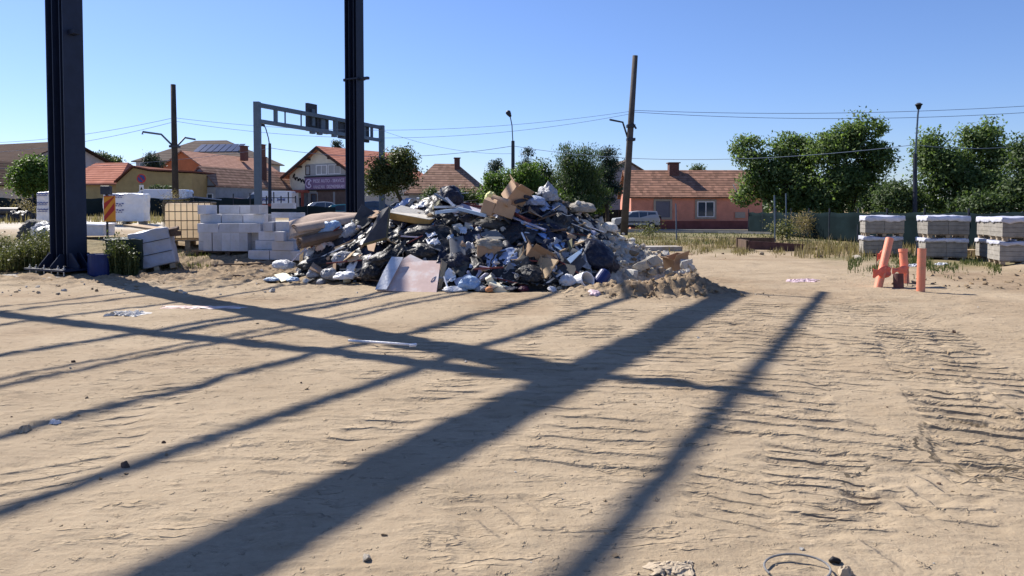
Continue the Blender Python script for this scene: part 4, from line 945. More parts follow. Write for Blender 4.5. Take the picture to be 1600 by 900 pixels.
tree_px('walnut_tree', 'wide walnut tree behind the pallets of blocks', 1490, 46, [(1450, 232, 24, 20, 0), (1462, 266, 32, 26, -.4), (1532, 215, 28, 20, 0), (1500, 250, 30, 30, .3), (1556, 250, 28, 22, 0), (1520, 292, 42, 24, -.5), (1462, 308, 24, 20, 0), (1560, 290, 22, 20, .4)], 8500, .32, 'leaf_walnut', 13, trunk=.16, stems=2)
tree_px('dark_tree', 'very dark tree cut by the right edge of the picture', 1612, 40, [(1606, 250, 20, 34, 0), (1618, 300, 36, 26, 0), (1596, 308, 14, 14, 0)], 3500, .3, 'leaf_dark', 14)
for (u, Y, lst, lb, sd) in ((1392, 44, [(1388, 312, 12, 14, 0), (1398, 300, 10, 12, 0)], 'dark bush beneath the tall walnut tree', 15), (1425, 45, [(1420, 314, 16, 14, 0)], 'rounded dark bush left of the wide walnut', 16), (1372, 47, [(1373, 312, 16, 14, 0)], 'low bush by the netting fence between the two walnut trees', 17), (1545, 40, [(1530, 318, 26, 10, 0), (1562, 320, 20, 8, 0)], 'low hedge bush right above the netting', 18)):
    tree_px('bush', lb, u, Y, lst, 1500, .26, 'leaf_dark', sd, trunk=.06, cat='bush')
tree_px('small_tree', 'small treetop peeking over the salmon roof', 1090, 96, [(1090, 266, 9, 8, 0), (1088, 276, 8, 8, 0)], 700, .4, 'leaf_dark', 19)
tree_px('leafy_tree', 'bright green leafy tree right behind the heap', 808, 56, [(788, 288, 28, 24, 0), (815, 278, 28, 26, .3), (838, 300, 28, 24, 0), (770, 305, 18, 20, 0), (812, 308, 46, 16, -.5)], 7000, .3, 'leaf_bright', 20)
tree_px('fir_tree', 'pointed dark fir rising behind the bright tree', 825, 66, [(825, 246, 5, 14, 0), (825, 262, 11, 14, 0), (826, 282, 16, 18, 0), (826, 305, 20, 18, 0)], 3000, .3, 'leaf_fir', 21, asp=.3, clump=.35, droop=.5)
tree_px('fir_tree', 'small dark fir at the left of the bright tree', 774, 66, [(774, 262, 8, 14, 0), (774, 285, 13, 18, 0)], 1600, .3, 'leaf_fir', 22, asp=.3, clump=.35, droop=.5)
tree_px('dark_tree', 'dark rounded tree right of the pointed fir', 852, 62, [(848, 282, 16, 24, 0), (856, 302, 14, 22, 0)], 2200, .3, 'leaf_dark', 23)
tree_px('weeping_tree', 'large weeping tree with hanging curtains of dark foliage', 905, 60, [(882, 256, 13, 22, 0), (905, 250, 22, 20, 0), (900, 282, 30, 30, -.4), (880, 296, 14, 34, 0), (925, 288, 24, 30, .3)], 9000, .34, 'leaf_dark', 24, asp=.22, droop=1.4, clump=.5)
tree_px('cedar_tree', 'dark cedar with flat layered branches beside the leaning pole', 948, 64, [(948, 240, 17, 5, 0), (958, 256, 20, 6, .5), (944, 270, 22, 8, 0), (954, 292, 22, 10, .3), (938, 310, 22, 10, 0)], 4500, .3, 'leaf_fir', 25, asp=.35, clump=.4)
tree_px('bush', 'pale green bush beside the dark panel fence', 937, 70, [(936, 322, 11, 6, 0)], 500, .3, 'leaf_bright', 26, trunk=.05, cat='bush')
tree_px('bush', 'dark bush beneath the weeping tree', 900, 58, [(890, 322, 22, 14, 0), (918, 325, 16, 12, 0)], 2000, .28, 'leaf_dark', 27, trunk=.06, cat='bush')
tree_px('street_tree', 'small street tree with a dark trunk right of the gantry post', 626, 54, [(596, 262, 16, 16, 0), (625, 252, 22, 18, 0), (610, 282, 24, 18, -.3), (638, 272, 14, 16, 0), (586, 285, 14, 20, 0)], 4200, .28, 'leaf_olive', 28, trunk=.15)
tree_px('bush', 'small dark bush in front of the brown hip roof', 676, 62, [(676, 303, 6, 9, 0), (672, 312, 8, 8, 0)], 700, .24, 'leaf_dark', 29, trunk=.05, cat='bush')
tree_px('bush', 'green bushes below the hip roof at the heap top', 735, 60, [(735, 308, 26, 10, 0)], 1200, .26, 'leaf_dark', 30, trunk=.05, cat='bush')
tree_px('leafy_tree', 'round green tree before the brown roofs at the far left', 52, 58, [(40, 268, 18, 16, 0), (58, 258, 18, 14, 0), (52, 284, 28, 18, -.3), (74, 275, 14, 18, 0)], 4200, .32, 'leaf_bright', 31)
tree_px('leafy_tree', 'distant tree just right of the near steel column', 146, 98, [(140, 258, 14, 16, 0), (156, 250, 18, 12, 0), (172, 258, 10, 8, 0)], 2200, .42, 'leaf_dark', 32)
tree_px('small_tree', 'tiny far treetop above the red tiled roof', 181, 110, [(181, 252, 7, 5, 0)], 350, .45, 'leaf_dark', 33)
tree_px('fir_tree', 'dark fir left of the wooden pole before the grey roof', 238, 84, [(237, 250, 9, 12, 0), (240, 264, 12, 12, 0)], 1500, .36, 'leaf_fir', 34, asp=.35, clump=.4)
tree_px('fir_tree', 'fir tip showing above the workshop roof', 528, 108, [(527, 226, 5, 6, 0), (527, 238, 8, 8, 0)], 600, .45, 'leaf_fir', 35, asp=.35, clump=.4)
tree_px('bush', 'dark clipped hedge before the ochre wall', 252, 66, [(246, 294, 10, 2.5, 0), (262, 294, 10, 2.5, 0)], 900, .22, 'leaf_dark', 36, clump=.16, trunk=.04, cat='bush')
tree_px('dry_shrub', 'dry straw coloured shrub before the netting', 1257, 40, [(1257, 350, 5, 11, 0)], 500, .22, 'drybush', 37, trunk=.03, asp=.2, cat='shrub')
tree_px('green_shrub', 'thin green shrub by the taller stake', 1222, 38, [(1222, 362, 7, 12, 0)], 450, .16, 'weed', 38, trunk=.03, cat='shrub')
tree_px('green_shrub', 'bluish green shrub at the foot of the leaning pole', 1014, 42, [(1014, 366, 13, 7, 0)], 900, .16, 'weed', 39, trunk=.03, cat='shrub')
tree_px('dry_shrub', 'dry weed clump under the far left netting', 40, 40, [(37, 330, 8, 12, 0)], 400, .2, 'drybush', 40, trunk=.03, asp=.2, cat='shrub')
tree_px('dry_shrub', 'dry weeds climbing the wooden pole foot', 278, 45, [(277, 315, 6, 14, 0)], 500, .18, 'drybush', 41, trunk=.03, asp=.2, cat='shrub')
# far band of greenery and roofs that closes the horizon
P = []; r_ = np.random.RandomState(5)
for k in range(9000):
    x = -210+430*r_.rand(); hh = 4.5+2.0*math.sin(x*.11)+1.5*math.sin(x*.31+1); P.append((x, 165+6*r_.randn(), .2+hh*r_.rand()**.8))
P = np.array(P); tag(leaves('tree_line', P, np.tile([0, -.3, .8], (len(P), 1)), 1.6, M('leaf_dark'), None, 6), 'far dark band of trees along the horizon', 'tree line', kind='stuff')
# ================================================================== the rubbish heap
HX = [-5.6, -5.2, -4.9, -4.5, -3.7, -2.75, -1.7, -.9, 0, .76, 1.5, 2.1, 2.75, 3.5, 4.4, 4.7]
HZ = [0, .22, .65, 1.05, 1.3, 1.6, 1.9, 1.72, 1.82, 1.9, 1.6, 1.22, .86, .42, .08, 0]
FX = [-5.6, -4.5, -3.4, -2.6, -2, 0, 1, 2, 3, 4.4, 4.7]; FY = [17.2, 16.7, 16.1, 15.3, 14.9, 14.75, 14.95, 15.5, 16.4, 17.6, 18]
def hz_np(x, y):
    R_ = np.interp(x, HX, HZ); yf = np.interp(x, FX, FY); yr = np.maximum(17.7, yf+.9)
    s = np.clip((y-yf)/(yr-yf), 0, 1); b = np.clip((y-yr)/3.2, 0, 1)
    return R_*np.where(y < yr, s**.72, 1-b**1.4)
HGX = np.arange(-6, 5.2, .04); HGY = np.arange(13.5, 23, .04); HGX_, HGY_ = np.meshgrid(HGX, HGY); HG = hz_np(HGX_, HGY_)
def hz(x, y):
    a = (x+6)/.04; b_ = (y-13.5)/.04
    if a < 0 or b_ < 0 or a >= len(HGX)-1 or b_ >= len(HGY)-1: return 0.0
    i, j = int(b_), int(a); fy, fx = b_-i, a-j
    return float((HG[i, j]*(1-fx)+HG[i, j+1]*fx)*(1-fy)+(HG[i+1, j]*(1-fx)+HG[i+1, j+1]*fx)*fy)
def surf(x, y): return max(gz(x, y), hz(x, y)+gz(x, y)*.3)
def P(u, v, dflt=17.4):
    d = ray(u, v); d = d/d.y; y = 13.0
    while y < 20.5:
        if HC+d.z*y < surf(d.x*y, y): return Vector((d.x*y, y, HC+d.z*y))
        y += .03
    return Vector((d.x*dflt, dflt, HC+d.z*dflt))
def nrm(p):
    e = .15; n = Vector((surf(p.x-e, p.y)-surf(p.x+e, p.y), surf(p.x, p.y-e)-surf(p.x, p.y+e), 2*e)); return n.normalized()
# core mass: crumpled dark film, dust and plaster nobody could count
nxh, nyh = 170, 110; vs = []
for i in range(nxh+1):
    x = -5.55+10.2*i/nxh; yf = float(np.interp(x, FX, FY))-.1; yb = max(17.7, yf+.9)+3.2
    for j in range(nyh+1):
        y = yf+(yb-yf)*j/nyh; h = hz(x, y); k = min(1, h/.5)
        q_ = Vector((x, y, h)); a = 1-abs(mnoise.noise(q_*2.1))*2; b = 1-abs(mnoise.noise(q_*5.3+Vector((3, 1, 9))))*2; c = mnoise.noise(q_*13)
        dz = (.17*(a-.5)+.09*(b-.5)+.035*c)*k; vs.append((x+.06*b*k, y-.09*a*k, max(gz(x, y)-.06, h+dz-.05)))
m = MB(); m.add(vs, [(i*(nyh+1)+j, (i+1)*(nyh+1)+j, (i+1)*(nyh+1)+j+1, i*(nyh+1)+j+1) for i in range(nxh) for j in range(nyh)])
cm, t_, N, L, b = nodes_of('mixed rubbish'); tc = N.new('ShaderNodeTexCoord')
vo = N.new('ShaderNodeTexVoronoi'); vo.inputs['Scale'].default_value = 2.6; vo.inputs['Randomness'].default_value = 1
n_ = N.new('ShaderNodeTexNoise'); n_.inputs['Scale'].default_value = 3; n_.inputs['Detail'].default_value = 4; L.new(tc.outputs['Object'], n_.inputs['Vector'])
va = N.new('ShaderNodeVectorMath'); va.operation = 'ADD'; L.new(tc.outputs['Object'], va.inputs[0]); L.new(n_.outputs['Color'], va.inputs[1]); L.new(va.outputs[0], vo.inputs['Vector'])
sx = N.new('ShaderNodeSeparateColor'); L.new(vo.outputs['Color'], sx.inputs[0])
cr = N.new('ShaderNodeValToRGB'); cr.color_ramp.interpolation = 'CONSTANT'; e = cr.color_ramp.elements
e[0].color = (.02, .021, .025, 1); e[1].position = .35; e[1].color = (.04, .04, .045, 1)
for p_, c_ in ((.5, (.018, .02, .04)), (.62, (.1, .09, .08)), (.72, (.22, .2, .18)), (.8, (.06, .055, .05)), (.9, (.35, .33, .31))):
    k = e.new(p_); k.color = (*c_, 1)
L.new(sx.outputs[0], cr.inputs[0])
n2 = N.new('ShaderNodeTexNoise'); n2.inputs['Scale'].default_value = 9; n2.inputs['Detail'].default_value = 8; n2.inputs['Roughness'].default_value = .7; L.new(tc.outputs['Object'], n2.inputs['Vector'])
rb = N.new('ShaderNodeValToRGB'); rb.color_ramp.elements[0].position = .35; rb.color_ramp.elements[1].position = .65; rb.color_ramp.elements[0].color = (.24, .22, .19, 1); rb.color_ramp.elements[1].color = (.58, .54, .47, 1); L.new(n2.outputs[0], rb.inputs[0])
sp = N.new('ShaderNodeSeparateXYZ'); L.new(va.outputs[0], sp.inputs[0])
mr = N.new('ShaderNodeMapRange'); mr.inputs[1].default_value = 1.25; mr.inputs[2].default_value = 1.75; L.new(sp.outputs[0], mr.inputs[0])
mx = N.new('ShaderNodeMix'); mx.data_type = 'RGBA'; L.new(mr.outputs[0], mx.inputs[0]); L.new(cr.outputs[0], mx.inputs[6]); L.new(rb.outputs[0], mx.inputs[7]); L.new(mx.outputs[2], b.inputs['Base Color'])
mr2 = N.new('ShaderNodeMapRange'); mr2.inputs[1].default_value = 1.45; mr2.inputs[2].default_value = 1.95; mr2.inputs[3].default_value = .42; mr2.inputs[4].default_value = .95; L.new(sp.outputs[0], mr2.inputs[0]); L.new(mr2.outputs[0], b.inputs['Roughness'])
bp = N.new('ShaderNodeBump'); bp.inputs['Strength'].default_value = .6; bp.inputs['Distance'].default_value = .05; L.new(n2.outputs[0], bp.inputs['Height']); L.new(bp.outputs[0], b.inputs['Normal'])
tag(m.build('rubbish_mass', cm, smooth=True), 'packed mass of crumpled dark film, dust and plaster inside the rubbish heap', 'rubbish', kind='stuff')

def slab(name, label, cat, px, t, mt, out=.06, Y=None, plane=True, group=None, bevel=.006, mt2=None, tilt=None):
    """a flat board whose corners show at these photo points; it lies on the heap's own slope, or at the given distances"""
    if Y is None: pts = [P(u, v) for u, v in px]
    else: pts = [Pd(u, v, y) for (u, v), y in zip(px, Y if isinstance(Y, (list, tuple)) else [Y]*len(px))]
    c = sum(pts, Vector())/len(pts); n = Vector()
    for i in range(len(pts)): n += (pts[i]-c).cross(pts[(i+1) % len(pts)]-c)
    n.normalize()
    if n.y > 0: n = -n
    if Y is None:
        c2 = c+n*out; pts2 = []
        for (u, v), p_ in zip(px, pts):
            d = ray(u, v); o = Vector((0, 0, HC)); k = d.dot(n)
            q_ = o+d*((c2-o).dot(n)/k) if abs(k) > .12 else p_+n*out
            if (q_-p_).length > 1.0: q_ = p_+n*out
            pts2.append(q_)
        pts = pts2
    mb = MB(); mb.prism([q_-c for q_ in pts], -n*t)
    if mt2: mb.mi = [0, 1]+[1]*len(pts)
    o = mb.build(name, [M(mt)]+([M(mt2)] if mt2 else []), loc=c, bevel=bevel); return tag(o, label, cat, group)
def blob_mesh(seed, crease=.3, freq=2.2, sub=4, knot=False, flat=.35, fold=0):
    bm = bmesh.new(); bmesh.ops.create_icosphere(bm, subdivisions=sub, radius=1); s = Vector((seed*3.7, seed*1.3, seed*7.1))
    for v in bm.verts:
        c = v.co.copy(); d = (1-abs(mnoise.noise(c*freq+s))*2.2)*crease*.5+mnoise.noise(c*freq*.5+s*2)*crease*.7+(1-abs(mnoise.noise(c*freq*2.7+s))*2)*crease*.34
        v.co = c*(1+d)
        if v.co.z < -flat: v.co.z = -flat+(v.co.z+flat)*.15
        if knot and c.z > .93: v.co.z += (c.z-.93)*5; v.co.x *= .45; v.co.y *= .45
    me_ = bpy.data.meshes.new('blob'); bm.to_mesh(me_); bm.free(); me_.polygons.foreach_set('use_smooth', [True]*len(me_.polygons)); return me_
def bag(name, label, cat, u, v, w_, h_, d_, mt, seed, rot=None, knot=False, out=.5, crease=.27, Y=None, group=None, freq=3.0):
    """w_, h_ in photo pixels"""
    p_ = P(u, v) if Y is None else Pd(u, v, Y); k = p_.y/F; me_ = blob_mesh(seed, crease, freq, 4, knot); me_.materials.append(M(mt))
    o = bpy.data.objects.new(name, me_); COL.objects.link(o); sx_, sz_ = w_*k/2, h_*k/2
    o.scale = (sx_*.92, d_, sz_*.95); n = nrm(p_) if Y is None else Vector((0, -1, 0)); o.location = p_+Vector((0, d_*.15, -sz_*.1)); o.rotation_euler = rot or (0, 0, 0)
    return tag(o, label, cat, group)
def boxo(name, label, cat, u, v, size, rot, mt, Y=None, out=0, open_top=False, flaps=False, bevel=.01, group=None):
    p_ = (P(u, v) if Y is None else Pd(u, v, Y)); 
    x, y, z = [s_/2 for s_ in size]; m_ = MB()
    if open_top:
        for (c, d) in (((0, -y, 0), (2*x, .012, 2*z)), ((0, y, 0), (2*x, .012, 2*z)), ((-x, 0, 0), (.012, 2*y-.014, 2*z)), ((x, 0, 0), (.012, 2*y-.014, 2*z)), ((0, 0, -z+.01), (2*x-.03, 2*y-.03, .012))): m_.box(c, d)
    else: m_.box((0, 0, 0), size)
    o = m_.build(name, M(mt), loc=p_+Vector((0, out, 0)), rot=rot, bevel=bevel if not open_top else 0)
    tag(o, label, cat, group)
    if flaps:
        for (c, d, r_) in (((-x-.06, 0, z+.04), (.15, 2*y-.02, .01), (0, .6, 0)), ((x+.08, 0, z-.02), (.18, 2*y-.02, .01), (0, .25, 0)), ((0, -y-.05, z+.05), (2*x-.02, .01, .16), (.5, 0, 0))):
            f_ = MB().box(c, d, r_).build('flap', M(mt), o)
    return o
def stick(name, label, cat, pa, pb, r, mt, ya=None, yb=None, out=.1, n=8, group=None, flatw=None):
    a = P(*pa) if ya is None else Pd(*pa, ya); b = P(*pb) if yb is None else Pd(*pb, yb)
    if ya is None: a = a+nrm(a)*out
    if yb is None: b = b+nrm(b)*out
    c = (a+b)/2; m_ = MB()
    if flatw: m_.bar(a-c, b-c, flatw, r)
    else: m_.tube([a-c, b-c], r, n)
    return tag(m_.build(name, M(mt), loc=c, bevel=.004 if flatw else 0), label, cat, group)
def drape(name, label, cat, u, v, w_, l_, rot, mt, seed, amp=.07, group=None, off=.05, n=16, freq=4):
    """a crumpled sheet lying over the heap"""
    p_ = P(u, v); c, s = math.cos(rot), math.sin(rot); q_ = Vector((seed*2.3, seed*5.1, seed*.7))
    def f_(a, b_):
        lx, ly = (a-.5)*w_, (b_-.5)*l_; rr = 1+.25*mnoise.noise(Vector((a*3, b_*3, seed)))
        x, y = p_.x+(lx*c-ly*s)*rr, p_.y+(lx*s+ly*c)*rr
        k = Vector((x*freq, y*freq, 0))+q_; z = surf(x, y)+off+amp*((1-abs(mnoise.noise(k))*2)+.6*(1-abs(mnoise.noise(k*2.3))*2)-.3)
        return (x-p_.x+amp*mnoise.noise(k*1.3+q_), y-p_.y+amp*mnoise.noise(k*1.3-q_), z-p_.z)
    o = MB().sheet(f_, n, n).build(name, M(mt), loc=p_, smooth=True, solid=.008); return tag(o, label, cat, group)

# ---- large recognisable pieces
slab('laminate_board', 'large pinkish laminate board leaning at the front foot of the heap', 'board', [(589, 453), (682, 458), (689, 407), (662, 407), (641, 397), (618, 412)], .03, 'pinkboard', Y=[14.35, 14.3, 15.2, 15.2, 15.35, 15.12])
slab('board', 'narrow tan board standing behind the pinkish board', 'board', [(684, 452), (690, 450), (699, 412), (690, 405)], .03, 'tanboard', Y=[14.65, 14.65, 15.1, 15.1])
slab('plastic_sheet', 'whitish torn film hanging over the left edge of the pinkish board', 'film', [(586, 452), (604, 452), (630, 402), (612, 401), (600, 422)], .012, 'bagwhite', Y=[14.3, 14.3, 15.15, 15.15, 14.8], bevel=0)
fm = slab('mattress', 'off-white mattress slab with a yellow foam face on the upper left of the heap', 'mattress', [(604, 331), (627, 320), (693, 337), (672, 343)], .16, 'mattwhite', Y=[16.3, 16.9, 17.0, 16.2], mt2='foam', bevel=.02)
slab('panel', 'large dark grey panel tilted up beside the mattress slab', 'panel', [(566, 381), (603, 371), (608, 322), (596, 328)], .1, 'dkpanel', Y=[15.75, 15.8, 16.1, 16.2], mt2='olive')
slab('plank', 'long pale chipboard plank lying below the mattress slab', 'plank', [(566, 383), (575, 387), (697, 345), (660, 346), (607, 366)], .05, 'mattwhite', out=.14, mt2='tanboard')
slab('plank', 'grey plank half buried in black film under the dark panel', 'plank', [(600, 375), (648, 352), (690, 347), (640, 372)], .03, 'greypanel', out=.1)
slab('panel', 'pale blue panel on the upper right slope of the heap', 'panel', [(821, 351), (843, 349), (884, 381), (870, 385)], .03, 'bluepanel', out=.16)
slab('panel', 'pale blue narrow strip beside the blue panel', 'panel', [(865, 384), (880, 376), (893, 388), (878, 392)], .02, 'lightblue', out=.14)
slab('panel', 'glossy pale blue splinter of panel at the navy bag', 'panel', [(886, 404), (911, 387), (909, 394), (892, 411)], .02, 'lightblue', out=.3)
slab('panel', 'lilac grey board propped at the front foot of the heap', 'board', [(708, 437), (752, 419), (759, 449), (716, 452)], .03, 'lilac', Y=[14.85, 15.0, 14.7, 14.65])
slab('panel', 'olive grey square panel standing on its corner at the heap front', 'panel', [(779, 437), (796, 408), (811, 428), (800, 444)], .04, 'greypanel', Y=[14.75, 15.0, 14.9, 14.7], mt2='olive')
slab('panel', 'grey slab face in the dark middle of the heap', 'panel', [(702, 372), (724, 368), (728, 398), (704, 400)], .05, 'greypanel', out=.2)
slab('panel', 'muddy grey sheet below the grey sack', 'panel', [(738, 367), (775, 358), (790, 372), (748, 378)], .03, 'greypanel', out=.16)
slab('fascia_board', 'light grey board near the heap top beside the cardboard', 'board', [(700, 318), (712, 314), (770, 334), (752, 338)], .03, 'lilac', Y=[17.2, 17.2, 16.5, 16.5])
slab('carton_panel', 'purplish flattened packaging left of the tan carton', 'packaging', [(752, 330), (761, 312), (772, 314), (764, 334)], .02, 'lilac', Y=[16.7, 16.9, 16.9, 16.7])
stick('plank', 'long dark red plank running down from the cartons', 'plank', (726, 334), (778, 338), .05, 'redwood', flatw=.09, out=.22)
stick('plank', 'second dark red plank sloping towards the blue panel', 'plank', (785, 338), (828, 360), .05, 'redwood', flatw=.08, out=.24)
stick('skirting_board', 'pale pinkish strip under the dark red plank', 'strip', (790, 347), (850, 371), .03, 'lilac', flatw=.13, out=.2)
stick('plastic_profile', 'white plastic profile pointing left at the heap top', 'profile', (680, 323.5), (722, 323), .05, 'white', ya=16.3, yb=16.8, flatw=.09)
stick('plastic_profile', 'pale blue plastic profile below the white one', 'profile', (681, 332), (722, 327), .07, 'lightblue', ya=16.1, yb=16.5, flatw=.1)
stick('plastic_profile', 'pale blue profile crossing towards the dark red plank', 'profile', (716, 326), (760, 337), .07, 'lightblue', ya=16.4, yb=16.2, flatw=.12)
stick('slat', 'grey slat crossing left at the top of the heap', 'slat', (679, 303), (712, 322), .035, 'galv', ya=16.6, yb=16.5, flatw=.12)
stick('slat', 'white slat leaning against the navy bag at the heap top', 'slat', (697, 309), (709, 322), .03, 'white', ya=16.5, yb=16.4, flatw=.09)
stick('pipe', 'dark grey pipe laid across the heap top below the open carton', 'pipe', (805, 316), (866, 300), .045, 'dkmetal', ya=16.6, yb=17.5)
stick('pipe', 'second dark pipe under the pale bags at the heap top', 'pipe', (820, 307), (850, 312), .04, 'dkmetal', ya=16.7, yb=17.2)
stick('broomstick', 'thin pale stick poking out towards the white pail', 'stick', (826, 413), (925, 445), .018, 'wood', ya=15.1, yb=14.75)
stick('broomstick', 'short pale stick standing in the dark film under the grey sheet', 'stick', (815, 376), (821, 390), .02, 'white', out=.2)
stick('lath', 'wooden lath standing beside the crushed carton', 'lath', (846, 431), (845, 398), .02, 'wood', ya=14.8, yb=15.3, flatw=.04)
stick('lath', 'white lath leaning beside the pinkish board', 'lath', (694, 432), (700, 452), .018, 'white', ya=14.75, yb=14.55)
# cardboard
boxo('cardboard_box', 'open cardboard carton tipped on the very top of the heap', 'box', 806, 304, (.42, .4, .42), (.5, .45, .55), 'cardboard', Y=16.9, open_top=True, flaps=True)
boxo('cardboard_box', 'brown carton lying below the topmost open one', 'box', 783, 326, (.5, .4, .3), (.15, .3, .5), 'cardboard', Y=16.4, bevel=.012)
boxo('cardboard_box', 'light tan carton face beside the brown carton', 'box', 765, 323, (.27, .3, .32), (.2, .35, -.2), 'cardboard', Y=16.3)
stick('cardboard_tube', 'cardboard roll lying across the brown carton', 'tube', (770, 310), (796, 318), .085, 'cardboard', ya=16.4, yb=16.2, n=14)
boxo('crushed_carton', 'crushed cardboard carton in the middle of the slope', 'box', 838, 399, (.5, .35, .28), (.3, .5, .35), 'cardin', open_top=True, flaps=True, out=-.08)
boxo('crushed_carton', 'small crushed carton beside the larger one, right', 'box', 858, 406, (.26, .26, .26), (.7, .2, .5), 'cardboard', out=-.1)
cb = boxo('rubble_carton', 'carton filled with plaster rubble in the dark middle of the heap', 'box', 764, 395, (.5, .38, .34), (.08, .04, .12), 'cardin', open_top=True, out=-.1)
mm = blob_mesh(77, .5, 3.5); mm.materials.append(M('rubble')); fo = bpy.data.objects.new('rubble_fill', mm); COL.objects.link(fo); fo.parent = cb; fo.scale = (.23, .17, .12); fo.location = (0, 0, .16)
boxo('foam_block', 'cream foam block at the front foot beside the orange pot', 'foam', 780, 451, (.42, .2, .17), (.15, .3, -.35), 'creamfoam', Y=14.55, bevel=.03)
boxo('foam_block', 'yellowish upright foam piece leaning on the cream block', 'foam', 768, 442, (.14, .14, .3), (.3, -.5, 0), 'creamfoam', Y=14.7, bevel=.02)
boxo('storage_box', 'beige box half buried in the upper middle of the heap', 'box', 716, 359, (.2, .24, .23), (.2, -.2, .3), 'mattwhite', out=-.1)
boxo('storage_box', 'second beige box right of the first one', 'box', 731, 357, (.17, .24, .22), (.2, .25, .2), 'mattwhite', out=-.1)
boxo('cardboard_box', 'tan carton wedged at the edge of the rubble', 'box', 888, 372, (.24, .2, .22), (.3, .3, .6), 'cardboard', out=-.05)
boxo('folded_carton', 'open brown carton at the right foot of the rubble', 'box', 1056, 409, (.42, .36, .26), (.1, -.25, .5), 'cardin', Y=16.4, open_top=True, flaps=True)
boxo('cardboard_box', 'small tan carton scrap low on the left slope', 'box', 573, 385, (.2, .2, .22), (.4, .6, .3), 'cardboard', out=-.08)
slab('torn_cardboard', 'torn orange brown cardboard on the left slope', 'cardboard', [(572, 378), (588, 379), (584, 393), (575, 391)], .012, 'cardboard', out=.22)
slab('torn_cardboard', 'curled tan cardboard above the small white bags', 'cardboard', [(542, 402), (566, 397), (557, 407), (543, 409)], .012, 'cardboard', out=.2)
slab('torn_cardboard', 'yellowish card scrap lying on the sand left of the heap', 'cardboard', [(428, 429), (445, 425), (460, 434), (440, 440)], .012, 'creamfoam', Y=[16.4, 16.8, 16.3, 15.9])
